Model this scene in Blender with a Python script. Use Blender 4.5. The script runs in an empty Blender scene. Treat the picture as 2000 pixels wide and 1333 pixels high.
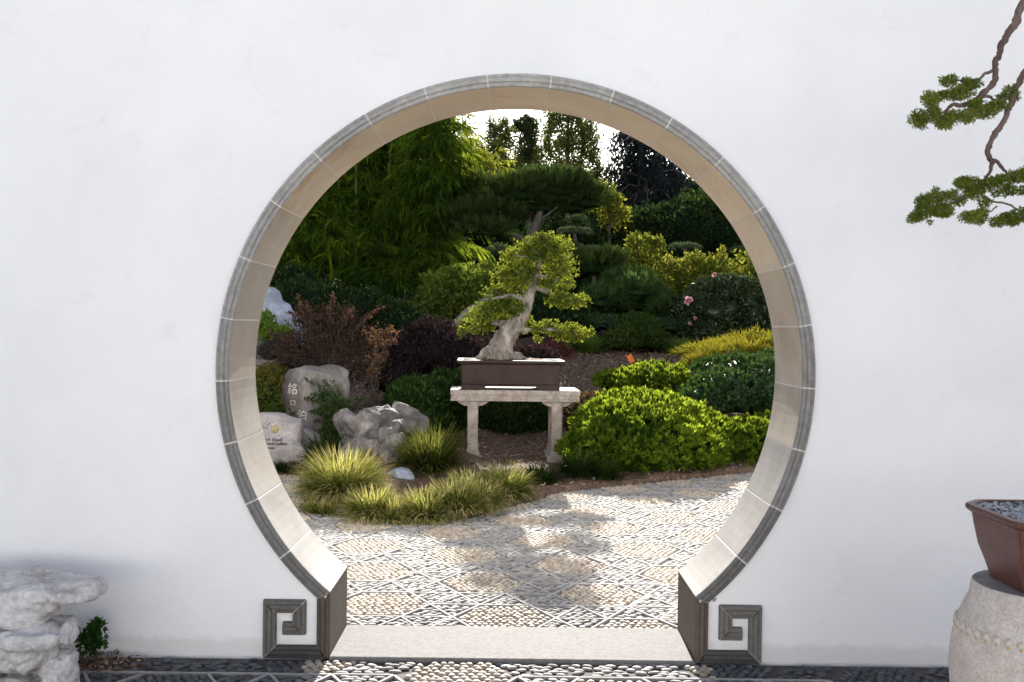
import bpy, bmesh, math, random
import numpy as np
from mathutils import Vector, Matrix, noise, geometry
random.seed(7); rng = np.random.default_rng(11)
R = math.radians
scn = bpy.context.scene
COL = scn.collection

# ------------------------------------------------------------------ camera, sky, sun, exposure
F = 1944.0                      # focal length in photograph pixels (35 mm)
CH = 1.35                       # camera height
HY = 634.0                      # horizon row
ROLL = 0.0125
cd = bpy.data.cameras.new('camera'); cam = bpy.data.objects.new('camera', cd); COL.objects.link(cam)
cd.sensor_width = 36; cd.lens = 36*F/2000; cd.clip_start = .05; cd.clip_end = 1500
cam.location = (0, 0, CH)
pitch = math.atan((666.5-HY)/F)
cam.rotation_mode = 'QUATERNION'
cam.rotation_quaternion = (Matrix.Rotation(R(90)-pitch, 4, 'X') @ Matrix.Rotation(ROLL, 4, 'Z')).to_quaternion()
scn.camera = cam

SUN_EL, SUN_AZ = R(24.5), R(1.5)
w = bpy.data.worlds.new('World'); scn.world = w; w.use_nodes = True
nt = w.node_tree; nt.nodes.clear()
sky = nt.nodes.new('ShaderNodeTexSky'); sky.sky_type = 'NISHITA'; sky.sun_disc = False
sky.sun_elevation = SUN_EL; sky.sun_rotation = SUN_AZ; sky.altitude = 50
sky.air_density = 1.0; sky.dust_density = .7; sky.ozone_density = .6
bg = nt.nodes.new('ShaderNodeBackground'); bg.inputs[1].default_value = .07
hs = nt.nodes.new('ShaderNodeHueSaturation'); hs.inputs['Saturation'].default_value = .5; hs.inputs['Hue'].default_value = .518
out = nt.nodes.new('ShaderNodeOutputWorld')
nt.links.new(sky.outputs[0], hs.inputs['Color']); nt.links.new(hs.outputs[0], bg.inputs[0]); nt.links.new(bg.outputs[0], out.inputs[0])
sl = bpy.data.lights.new('sun', 'SUN'); sun = bpy.data.objects.new('sun', sl); COL.objects.link(sun)
sl.energy = 5.0; sl.angle = R(.53); sl.color = (1, .945, .865)
sun.rotation_mode = 'QUATERNION'
sun.rotation_quaternion = Vector((-math.sin(SUN_AZ)*math.cos(SUN_EL), -math.cos(SUN_AZ)*math.cos(SUN_EL), -math.sin(SUN_EL))).to_track_quat('-Z', 'Y')
sun.location = (0, 0, 20)
vs = scn.view_settings
vs.view_transform = 'Standard'; vs.look = 'None'; vs.exposure = 1.92; vs.gamma = 1; vs.use_curve_mapping = False
scn.cycles.max_bounces = 10; scn.cycles.diffuse_bounces = 5; scn.cycles.transmission_bounces = 5

# ------------------------------------------------------------------ helpers
def P(x, y, Y):
    """world point seen at photograph pixel (x, y) at depth Y (measuring aid for placing things)"""
    dx, dy = x-1000, y-666.5
    c, s = math.cos(ROLL), math.sin(ROLL)
    xr, yr = c*dx+s*dy, -s*dx+c*dy
    return Vector((xr/F*Y, Y, CH-(yr+666.5-HY)/F*Y))
def G(x, y):
    """ground point (z = 0) seen at the pixel"""
    p = P(x, y, 1.0); t = CH/(CH-p.z); return Vector((p.x*t, t, 0))
def tag(o, label=None, cat=None, group=None, kind=None):
    if label: o['label'] = label
    if cat: o['category'] = cat
    if group: o['group'] = group
    if kind: o['kind'] = kind
    return o
def empty(name, loc=(0, 0, 0), label=None, cat=None, group=None, rz=0):
    o = bpy.data.objects.new(name, None); COL.objects.link(o); o.location = loc; o.rotation_euler = (0, 0, rz)
    o.empty_display_size = .1
    return tag(o, label, cat, group)
def link(name, me, mat=None, parent=None, smooth=False):
    """links a mesh given in world coordinates as one object; under a parent it keeps its place"""
    o = bpy.data.objects.new(name, me); COL.objects.link(o)
    if mat is not None and len(me.materials) == 0: me.materials.append(mat)
    if smooth: me.shade_smooth()
    if parent is not None:
        o.parent = parent
        o.matrix_parent_inverse = mw(parent).inverted()
    return o
def mw(o):
    m = Matrix.LocRotScale(o.location, o.rotation_euler if o.rotation_mode != 'QUATERNION' else o.rotation_quaternion, o.scale)
    return (mw(o.parent) @ o.matrix_parent_inverse @ m) if o.parent else m
def npmesh(name, V, Fq, rnd=None, T=None):
    """mesh from numpy quads Fq (M,4) and optional triangles T (K,3)"""
    V = np.asarray(V, dtype=np.float32)
    me = bpy.data.meshes.new(name)
    nq = 0 if Fq is None else len(Fq); ntri = 0 if T is None else len(T)
    me.vertices.add(len(V)); me.vertices.foreach_set('co', V.ravel())
    loops = []
    if nq: loops.append(np.asarray(Fq).ravel())
    if ntri: loops.append(np.asarray(T).ravel())
    loops = np.concatenate(loops).astype(np.int32)
    tot = np.concatenate([np.full(nq, 4), np.full(ntri, 3)]).astype(np.int32)
    st = np.concatenate([[0], np.cumsum(tot)[:-1]]).astype(np.int32)
    me.loops.add(len(loops)); me.loops.foreach_set('vertex_index', loops)
    me.polygons.add(len(tot)); me.polygons.foreach_set('loop_start', st); me.polygons.foreach_set('loop_total', tot)
    if rnd is not None:
        a = me.attributes.new('rnd', 'FLOAT', 'FACE'); a.data.foreach_set('value', np.asarray(rnd, dtype=np.float32))
    me.update(calc_edges=True); me.validate()
    return me
def bmmesh(name, bm):
    me = bpy.data.meshes.new(name); bm.normal_update(); bm.to_mesh(me); bm.free(); return me
def box(bm, c, s, rz=0, bevel=0, taper=1.0):
    vs_ = bmesh.ops.create_cube(bm, size=1)['verts']
    for v in vs_:
        t = taper if v.co.z > 0 else 1
        v.co = Vector((v.co.x*s[0]*t, v.co.y*s[1]*t, v.co.z*s[2]))
    if bevel:
        es = list({e for v in vs_ for e in v.link_edges})
        r_ = bmesh.ops.bevel(bm, geom=es, offset=bevel, segments=2, affect='EDGES', profile=.6)
        vs_ = list({v for f in r_['faces'] for v in f.verts} | {v for v in vs_ if v.is_valid})
    m = Matrix.Translation(c) @ Matrix.Rotation(rz, 4, 'Z')
    for v in vs_: v.co = m @ v.co
    return vs_
def apply_mods(o):
    dg = bpy.context.evaluated_depsgraph_get(); dg.update()
    me = bpy.data.meshes.new_from_object(o.evaluated_get(dg)); return me
def unit(a): return a/np.maximum(np.linalg.norm(a, axis=-1, keepdims=True), 1e-9)
def bumps(D, seed, freq=3.0, n=7):
    r = np.random.default_rng(seed); o = np.zeros(len(D))
    for k in range(n):
        d = unit(r.normal(size=3)); f = freq*(.7+r.random()*1.3); o += np.sin(D@d*f*2+r.random()*6.28)/n**.5
    return o

# ------------------------------------------------------------------ materials
def newmat(name):
    m = bpy.data.materials.new(name); m.use_nodes = True; t = m.node_tree
    b = t.nodes['Principled BSDF']; return m, t, b
def ramp(t, stops, fac):
    r = t.nodes.new('ShaderNodeValToRGB'); e = r.color_ramp.elements
    while len(e) < len(stops): e.new(.5)
    for i, (p, c) in enumerate(stops): e[i].position = p; e[i].color = (*c, 1)
    t.links.new(fac, r.inputs[0]); return r
def noise_fac(t, scale, detail=4, rough=.55, dist=0, sc=(1, 1, 1), coord='Object'):
    tc = t.nodes.new('ShaderNodeTexCoord'); mp = t.nodes.new('ShaderNodeMapping'); n = t.nodes.new('ShaderNodeTexNoise')
    mp.inputs['Scale'].default_value = sc
    n.inputs['Scale'].default_value = scale; n.inputs['Detail'].default_value = detail; n.inputs['Roughness'].default_value = rough
    n.inputs['Distortion'].default_value = dist
    t.links.new(tc.outputs[coord], mp.inputs[0]); t.links.new(mp.outputs[0], n.inputs['Vector']); return n.outputs['Fac']
def mixc(t, a, b, fac, mode='MIX'):
    m = t.nodes.new('ShaderNodeMix'); m.data_type = 'RGBA'; m.blend_type = mode
    for s, v in ((m.inputs[0], fac), (m.inputs[6], a), (m.inputs[7], b)):
        if isinstance(v, (int, float)): s.default_value = v
        elif isinstance(v, tuple): s.default_value = (*v, 1)
        else: t.links.new(v, s)
    return m.outputs[2]
def bump(t, b, fac, strength, dist=.01):
    n = t.nodes.new('ShaderNodeBump'); n.inputs['Strength'].default_value = strength; n.inputs['Distance'].default_value = dist
    t.links.new(fac, n.inputs['Height']); t.links.new(n.outputs[0], b.inputs['Normal'])
def stone(name, c1, c2, c3, scale=6, rough=.8, bscale=40, bstr=.4, bdist=.004, sc=(1, 1, 1), spec=.3, use_obj=False, use_rnd=False):
    m, t, b = newmat(name)
    n1 = noise_fac(t, scale, 6, .6, .4, sc); n2 = noise_fac(t, scale*7, 4, .7, 0, sc)
    col = ramp(t, [(.3, c1), (.52, c2), (.72, c3)], n1).outputs[0]
    g = ramp(t, [(.3, (.72,)*3), (.7, (1.15,)*3)], n2).outputs[0]
    col = mixc(t, col, g, 1.0, 'MULTIPLY')
    if use_obj:
        oi = t.nodes.new('ShaderNodeObjectInfo'); col = mixc(t, col, oi.outputs['Color'], 1.0, 'MULTIPLY')
    if use_rnd:
        oi = t.nodes.new('ShaderNodeObjectInfo'); at = t.nodes.new('ShaderNodeAttribute'); at.attribute_name = 'rnd'
        ad = t.nodes.new('ShaderNodeMath'); ad.operation = 'ADD'; t.links.new(oi.outputs['Random'], ad.inputs[0]); t.links.new(at.outputs['Fac'], ad.inputs[1])
        fr = t.nodes.new('ShaderNodeMath'); fr.operation = 'FRACT'; t.links.new(ad.outputs[0], fr.inputs[0])
        col = mixc(t, col, ramp(t, use_rnd, fr.outputs[0]).outputs[0], 1.0, 'MULTIPLY')
    t.links.new(col, b.inputs['Base Color']); b.inputs['Roughness'].default_value = rough; b.inputs['Specular IOR Level'].default_value = spec
    bump(t, b, noise_fac(t, bscale, 8, .65, 0, sc), bstr, bdist)
    return m
def leafmat(name, cols, trans=(.2, .3, .03), tfac=.4, rough=.45, spec=.4, clump=0):
    """cols: ramp over a random value per leaf"""
    m, t, b = newmat(name)
    at = t.nodes.new('ShaderNodeAttribute'); at.attribute_name = 'rnd'
    c = ramp(t, [(i/(len(cols)-1) if len(cols) > 1 else 0, k) for i, k in enumerate(cols)], at.outputs['Fac']).outputs[0]
    t.links.new(c, b.inputs['Base Color']); b.inputs['Roughness'].default_value = rough if spec > .6 else max(rough, .5); b.inputs['Specular IOR Level'].default_value = spec*.5 if spec > .6 else .0
    tr = t.nodes.new('ShaderNodeBsdfTranslucent'); tc = mixc(t, mixc(t, trans, tuple(v*.25 for v in trans), ramp(t, [(.15, (1, 1, 1)), (.75, (0, 0, 0))], at.outputs['Fac']).outputs[0]), c, .3); t.links.new(tc, tr.inputs[0])
    mx = t.nodes.new('ShaderNodeMixShader'); mx.inputs[0].default_value = tfac
    t.links.new(b.outputs[0], mx.inputs[1]); t.links.new(tr.outputs[0], mx.inputs[2])
    t.links.new(mx.outputs[0], t.nodes['Material Output'].inputs[0]); return m

# ------------------------------------------------------------------ foliage helpers
def leaf_arrays(Pt, D, L, W, flat=.3, cup=.2, droop=0., r=rng):
    n = len(Pt); D = unit(D); L = np.broadcast_to(np.asarray(L, float), (n,))[:, None]; W = np.broadcast_to(np.asarray(W, float), (n,))[:, None]
    ref = unit(unit(r.normal(size=(n, 3)))*(1-flat)+np.array([0, 0, 1])*flat)
    S = unit(np.cross(D, ref)+1e-6); N = np.cross(S, D)
    V = np.empty((n, 4, 3))
    V[:, 0] = Pt; mid = Pt+D*L*.5
    V[:, 1] = mid+S*W*.5+N*W*cup; V[:, 3] = mid-S*W*.5+N*W*cup
    V[:, 2] = Pt+D*L; V[:, 2, 2] -= (droop*L)[:, 0]
    return V.reshape(-1, 3)
def leaf_mesh(name, Vs, rnd):
    n = len(Vs)//4
    return npmesh(name, Vs, np.arange(n*4).reshape(-1, 4), rnd)
def shell_points(lobes, dens, seed, bump_a=.12, bump_f=3., depth=.3, low=-.35):
    """points and outward directions over the bumpy outside of a union of ellipsoids; lobes: (cx,cy,cz,rx,ry,rz)"""
    r = np.random.default_rng(seed); PP = []; DD = []
    for k, (cx, cy, cz, rx, ry, rz) in enumerate(lobes):
        area = 4*math.pi*(((rx*ry)**1.6+(rx*rz)**1.6+(ry*rz)**1.6)/3)**(1/1.6)
        n = int(area*dens); d = unit(r.normal(size=(n, 3))); d = d[d[:, 2] > low]
        n = len(d)
        f = 1+bump_a*bumps(d*np.array([rx, ry, rz])/max(rx, rz)+k*3.1, seed*13+k, bump_f)-depth*r.random(n)**2.2
        p = np.array([cx, cy, cz])+d*np.array([rx, ry, rz])*f[:, None]
        o = unit(d/np.array([rx, ry, rz]))
        keep = np.ones(n, bool)
        for j, (a, b_, c_, e, g, h) in enumerate(lobes):
            if j != k:
                q = (p-np.array([a, b_, c_]))/np.array([e, g, h]); keep &= (q**2).sum(1) > .62
        PP.append(p[keep]); DD.append(o[keep])
    return np.concatenate(PP), np.concatenate(DD)
def pxl(l, default_dep=.9):
    """lobe measured on the photograph: (px, py, rx, ry, Y[, depth radius in m]) -> metres"""
    x, y, rx, ry, Y = l[:5]; c = P(x, y, Y); a, b_ = rx/F*Y, ry/F*Y
    return (c.x, c.y, c.z, a, l[5] if len(l) > 5 else max(a, b_)*default_dep, b_)
def foliage(name, mat, lobes, dens, L, W, seed, parent=None, bump_a=.12, bump_f=3., depth=.3, low=-.35, spread=.7, up=.35, rosette=1, flat=.3, droop=0, cup=.2, rlo=0, rhi=1, patch=1.2, zs=1.0):
    """one mesh of leaves over the given lobes"""
    r = np.random.default_rng(seed+1000)
    p, o = shell_points(lobes, dens/rosette, seed, bump_a, bump_f, depth, low)
    if rosette > 1:
        p = np.repeat(p, rosette, 0); o = np.repeat(o, rosette, 0)
        base = np.repeat(r.random(len(p)//rosette), rosette)
    else: base = r.random(len(p))
    n = len(p); d = unit(o+r.normal(size=(n, 3))*spread+np.array([0, 0, up])); d = unit(d*np.array([1, 1, zs]))
    LL = L*(.65+.7*r.random(n)); WW = W*(.7+.6*r.random(n))
    V = leaf_arrays(p, d, LL, WW, flat, cup, droop, r)
    pt = .5+.5*np.clip(bumps(p, seed+5, patch), -1, 1)
    rv = np.clip(rlo+(rhi-rlo)*(.5*base+.25*r.random(n)+.30*pt-.02), 0, 1)
    ob = link(name, leaf_mesh(name, V, rv), mat, parent); ob['kind'] = 'stuff'
    return ob
def core(name, mat, lobes, s, parent, seed=0):
    """twiggy inside of a shrub so that the ground behind does not show through its middle"""
    VV = []; FF = []; b0 = 0
    bm = bmesh.new(); bmesh.ops.create_icosphere(bm, subdivisions=3, radius=1); bm.verts.ensure_lookup_table()
    sv = np.array([v.co[:] for v in bm.verts]); sf = np.array([[v.index for v in f.verts] for f in bm.faces]); bm.free()
    for k, (cx, cy, cz, rx, ry, rz) in enumerate(lobes):
        f = s*(1+.14*bumps(sv, seed+k, 4))
        VV.append(np.array([cx, cy, cz])+sv*np.array([rx, ry, rz])*f[:, None]); FF.append(sf+b0); b0 += len(sv)
    me = npmesh(name, np.concatenate(VV), None, np.full(sum(len(f) for f in FF), .1), np.concatenate(FF))
    return link(name, me, mat, parent)
def tube_arrays(pts, rad, n=8, wob=0., seed=0):
    pts = [Vector(p) for p in pts]; r_ = random.Random(seed); V = []; Fc = []
    up = Vector((.13, .97, .2)); prev = None
    for i, p in enumerate(pts):
        t = (pts[min(i+1, len(pts)-1)]-pts[max(i-1, 0)]).normalized()
        a = (up-t*up.dot(t)) if prev is None else (prev-t*prev.dot(t))
        if a.length < 1e-4: a = t.orthogonal()
        a.normalize(); prev = a; b_ = t.cross(a)
        for k in range(n):
            th = 2*math.pi*k/n; rr = rad[i]*(1+wob*(r_.random()-.5)*2)
            V.append(p+(a*math.cos(th)+b_*math.sin(th))*rr)
    for i in range(len(pts)-1):
        for k in range(n):
            Fc.append((i*n+k, i*n+(k+1) % n, (i+1)*n+(k+1) % n, (i+1)*n+k))
    return V, Fc
def smooth_path(pts, sub=4):
    """Catmull-Rom through the points (x, y, z, radius)"""
    pts = [np.array(p, float) for p in pts]; Q = [pts[0]]+pts+[pts[-1]]; o = []
    for i in range(1, len(Q)-2):
        p0, p1, p2, p3 = Q[i-1:i+3]
        for s in range(sub):
            t = s/sub; o.append(.5*((2*p1)+(-p0+p2)*t+(2*p0-5*p1+4*p2-p3)*t*t+(-p0+3*p1-3*p2+p3)*t**3))
    o.append(pts[-1]); return o
def tubes(name, mat, paths, parent=None, n=8, sub=4, wob=.12, close=True):
    V = []; Fc = []
    for j, pth in enumerate(paths):
        sp = smooth_path(pth, sub); v, f = tube_arrays([q[:3] for q in sp], [q[3] for q in sp], n, wob, j)
        b0 = len(V); V += v; Fc += [tuple(a+b0 for a in q) for q in f]
    me = npmesh(name, np.array([v[:] for v in V]), np.array(Fc)); return link(name, me, mat, parent, True)
def remeshed(name, V, Fl, voxel):
    """closes overlapping shells into one skin"""
    me = bpy.data.meshes.new(name); me.from_pydata([tuple(v) for v in V], [], Fl); o = bpy.data.objects.new(name, me); COL.objects.link(o)
    md = o.modifiers.new('r', 'REMESH'); md.mode = 'VOXEL'; md.voxel_size = voxel
    res = apply_mods(o); bpy.data.objects.remove(o); bpy.data.meshes.remove(me); res.name = name; return res
def displace(me, fn):
    n = len(me.vertices); co = np.empty(n*3, np.float32); me.vertices.foreach_get('co', co); co = co.reshape(-1, 3)
    nn = np.empty(n*3, np.float32); me.vertices.foreach_get('normal', nn); nn = nn.reshape(-1, 3)
    for i in range(n): co[i] += nn[i]*fn(Vector(co[i]), nn[i])
    me.vertices.foreach_set('co', co.ravel()); me.update()
_ss = None
def rock_mesh(name, blobs, voxel, amp, freq, seed=0, p=3.2, ridge=.5, facets=9):
    """blobs: (cx,cy,cz,rx,ry,rz,rotz,tilt) superellipsoids joined into one skin, then weathered"""
    V = []; Fl = []; bm = bmesh.new(); bmesh.ops.create_icosphere(bm, subdivisions=4, radius=1)
    sv = [v.co.copy() for v in bm.verts]; bm.verts.index_update(); sf = [[v.index for v in f.verts] for f in bm.faces]; bm.free()
    rr_ = random.Random(seed*31+7)
    for b_ in blobs:
        cuts = []
        for _ in range(facets):
            d = Vector((rr_.gauss(0, 1), rr_.gauss(0, 1), rr_.gauss(0, .8))).normalized(); cuts.append((d, rr_.uniform(.66, .98)))
        c = Vector(b_[:3]); rot = Matrix.Rotation(b_[6] if len(b_) > 6 else 0, 3, 'Z') @ Matrix.Rotation(b_[7] if len(b_) > 7 else 0, 3, 'Y')
        b0 = len(V)
        for v in sv:
            k = (abs(v.x)**p+abs(v.y)**p+abs(v.z)**p)**(-1/p); q = v*k
            for d, h in cuts:
                e = q.dot(d)-h
                if e > 0: q = q-d*e
            V.append(c+rot @ Vector((q.x*b_[3], q.y*b_[4], q.z*b_[5]))*(1.16 if facets else 1))
        Fl += [[a+b0 for a in f] for f in sf]
    me = remeshed(name, V, Fl, voxel); off = Vector((seed*7.3, seed*1.7, seed*3.9))
    def fn(c, n):
        q = c*freq+off
        a = noise.fractal(q, .9, 2.1, 5)*.7
        rdg = 1-abs(noise.noise(q*1.3+Vector((9, 2, 4))))*2
        cell = noise.voronoi(q*.9)[0]; crack = min(1, (cell[1]-cell[0])*4)
        f2 = noise.fractal(q*5, .8, 2.2, 3)
        return amp*(a+ridge*(rdg-.6)*.6+ridge*(crack-1)*.9+f2*.16)
    displace(me, fn); me.shade_smooth(); return me
def loft(name, loops, mat=None, cap0=True, cap1=True):
    """loops of equal length -> skin"""
    n = len(loops[0]); V = [tuple(v) for l in loops for v in l]; Fc = []
    for i in range(len(loops)-1):
        for k in range(n): Fc.append((i*n+k, i*n+(k+1) % n, (i+1)*n+(k+1) % n, (i+1)*n+k))
    if cap0: Fc.append(tuple(range(n))[::-1])
    if cap1: Fc.append(tuple(range((len(loops)-1)*n, len(loops)*n)))
    me = bpy.data.meshes.new(name); me.from_pydata(V, [], Fc); me.update(); return me
def rrect(hx, hy, z, c, ch=.1, seg=3, cx=0, cy=0):
    """rectangle with rounded corners (radius c), counter-clockwise"""
    o = []
    for sx, sy, a0 in ((1, -1, -90), (1, 1, 0), (-1, 1, 90), (-1, -1, 180)):
        for k in range(seg+1):
            a = R(a0+90*k/seg); o.append((cx+sx*(hx-c)+math.cos(a)*c, cy+sy*(hy-c)+math.sin(a)*c, z))
    return o
def text_mesh(txt, size, depth):
    cu = bpy.data.curves.new('t', 'FONT'); cu.body = txt; cu.size = size; cu.extrude = depth; cu.resolution_u = 2
    o = bpy.data.objects.new('t', cu); COL.objects.link(o); me = apply_mods(o); bpy.data.objects.remove(o); return me
# ================================================================== SETTING: terrain, paving
X0 = .016                                          # centre line of the moon gate
BX = [-30, -6, -3, -2.14, -1.86, -1.74, -1.60, -1.42, -1.258, -.98, -.695, -.42, -.18, .077, .416, .861, 1.34, 1.856, 2.25, 2.9, 6, 30]
BY = [9.4, 9.1, 8.95, 8.86, 8.72, 8.20, 7.62, 7.18, 6.99, 6.83, 6.756, 6.807, 7.06, 7.48, 8.08, 8.37, 8.68, 9.02, 9.30, 9.7, 11, 16]
def bed_edge(x): return np.interp(x, BX, BY)
def sstep(a, b, x): t = np.clip((x-a)/(b-a), 0, 1); return t*t*(3-2*t)
def terrain(x, y):
    x = np.asarray(x, float); y = np.asarray(y, float)
    d = y-bed_edge(x)
    z = -.07+sstep(-.03, .10, d)*.10
    z = z+sstep(9.6, 16.5, y)*.86+sstep(16.5, 26, y)*.9+sstep(26, 80, y)*5.0
    z = z+sstep(.4, 3.0, d)*sstep(.2, -1.5, x)*.35
    z = z+np.where(d > .1, .02*np.sin(x*7+y*3)*np.sin(y*5.1-x*2), 0)
    return z
mulch = stone('mulch_ground', (.05, .030, .02), (.13, .085, .058), (.27, .19, .14), 22, .95, 60, 1.0, .02)
gx = np.unique(np.concatenate([np.linspace(-110, -12, 12), np.linspace(-12, -3.2, 24), np.linspace(-3.2, 4.2, 150), np.linspace(4.2, 14, 24), np.linspace(14, 110, 12)]))
gy = np.unique(np.concatenate([np.linspace(-40, 4, 10), np.linspace(4.3, 6.6, 8), np.linspace(6.6, 9.6, 120), np.linspace(9.6, 20, 60), np.linspace(20, 90, 30), np.linspace(90, 160, 5)]))
GX, GY = np.meshgrid(gx, gy); GZ = terrain(GX, GY)
nx, ny = len(gx), len(gy); idx = np.arange(nx*ny).reshape(ny, nx)
Fq = np.stack([idx[:-1, :-1], idx[:-1, 1:], idx[1:, 1:], idx[1:, :-1]], -1).reshape(-1, 4)
me = npmesh('garden_ground', np.stack([GX, GY, GZ], -1).reshape(-1, 3), Fq)
ground = link('garden_ground', me, mulch, None, True); ground['kind'] = 'structure'

# bark chips lying on the bed
mchip = leafmat('bark_chips', [(.07, .04, .025), (.21, .135, .085), (.44, .33, .23)], (.1, .06, .04), .05, .9, .1)
n = 26000
cx_ = rng.uniform(-2.4, 3.6, n); cy_ = 6.8+rng.random(n)**.8*11.5
k = (cy_ > bed_edge(cx_)+.04); cx_, cy_ = cx_[k], cy_[k]
pp = np.stack([cx_, cy_, terrain(cx_, cy_)+.006], 1); dd = rng.normal(size=(len(pp), 3)); dd[:, 2] = np.abs(dd[:, 2])*.35
sc = (.6+.05*cy_)
chips = link('bark_mulch', leaf_mesh('bark_mulch', leaf_arrays(pp, dd, rng.uniform(.02, .05, len(pp))*sc, rng.uniform(.008, .018, len(pp))*sc, .5, .1), rng.random(len(pp))), mchip)
tag(chips, 'brown shredded bark mulch spread over the planting bed', 'mulch', kind='stuff')

# ---- pebble mosaic paving: snub hexagonal net of thin stone strips, brown pebbles in the hexagons, grey slate chips in the triangles
S_ = .238
mort = stone('mosaic_mortar', (.13, .124, .116), (.20, .19, .178), (.27, .26, .243), 30, .95, 120, .6, .004)
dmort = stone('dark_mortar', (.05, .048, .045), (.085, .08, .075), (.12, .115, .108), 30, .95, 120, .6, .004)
mstrip = stone('strip_stone', (.24, .234, .225), (.31, .303, .292), (.37, .36, .348), 20, .85, 90, .5, .003)
PEB = [(0, (.62, .54, .46)), (.25, (.95, .86, .74)), (.5, (1.15, 1.1, 1.02)), (.7, (.9, .76, .60)), (.85, (.8, .8, .8)), (1, (1.1, 1.0, .9))]
SLT = [(0, (.6, .6, .61)), (.3, (.9, .89, .88)), (.6, (1.15, 1.13, 1.1)), (.8, (1.0, .9, .8)), (1, (.75, .74, .73))]
mpeb = stone('brown_pebble', (.30, .275, .242), (.385, .355, .315), (.45, .42, .378), 25, .65, 150, .2, .002, use_rnd=PEB, spec=.4)
mslt = stone('grey_slate_chip', (.19, .188, .185), (.275, .27, .265), (.355, .348, .34), 25, .75, 120, .5, .003, use_rnd=SLT, spec=.4)
mshd = stone('shade_toned_chip', (.055, .06, .07), (.085, .09, .10), (.13, .135, .145), 25, .55, 120, .5, .003, use_rnd=SLT, spec=.3)  # shade in front of the wall put into the stone colour
def dome(seed, flatness, angular):
    """low stone: rounded top, 8 sides, closed underneath by the mortar"""
    r_ = np.random.default_rng(seed); n_ = 8; V = []; jag = 1+angular*(r_.random(n_)-.5)
    for rr, z in ((1.0, -.35), (.93, .25), (.58, .8 if flatness < .5 else .62)):
        for k_ in range(n_):
            a = 2*math.pi*(k_+.3*angular*r_.random())/n_; V.append((math.cos(a)*rr*jag[k_]*.5, math.sin(a)*rr*jag[k_]*.5, z*.5))
    V.append((0, 0, .5 if flatness < .5 else .34))
    Q = []
    for l in range(2):
        for k_ in range(n_): Q.append((l*n_+k_, l*n_+(k_+1) % n_, (l+1)*n_+(k_+1) % n_, (l+1)*n_+k_))
    T = [(2*n_+k_, 2*n_+(k_+1) % n_, 3*n_) for k_ in range(n_)]
    return np.array(V), np.array(Q), np.array(T)
pebv = [dome(i, 0, .12) for i in range(6)]; sltv = [dome(20+i, 1, .55) for i in range(6)]
pebm = [npmesh('pebble', v, q, np.full(len(q)+len(t), i/6), t) for i, (v, q, t) in enumerate(pebv)]
sltm = [npmesh('slate_chip', v, q, np.full(len(q)+len(t), i/6), t) for i, (v, q, t) in enumerate(sltv)]
for m_ in pebm: m_.materials.append(mpeb); m_.shade_smooth()
for m_ in sltm: m_.materials.append(mslt)
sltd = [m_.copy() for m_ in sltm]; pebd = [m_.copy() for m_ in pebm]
for m_ in sltd+pebd: m_.materials.clear(); m_.materials.append(mshd)
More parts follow.
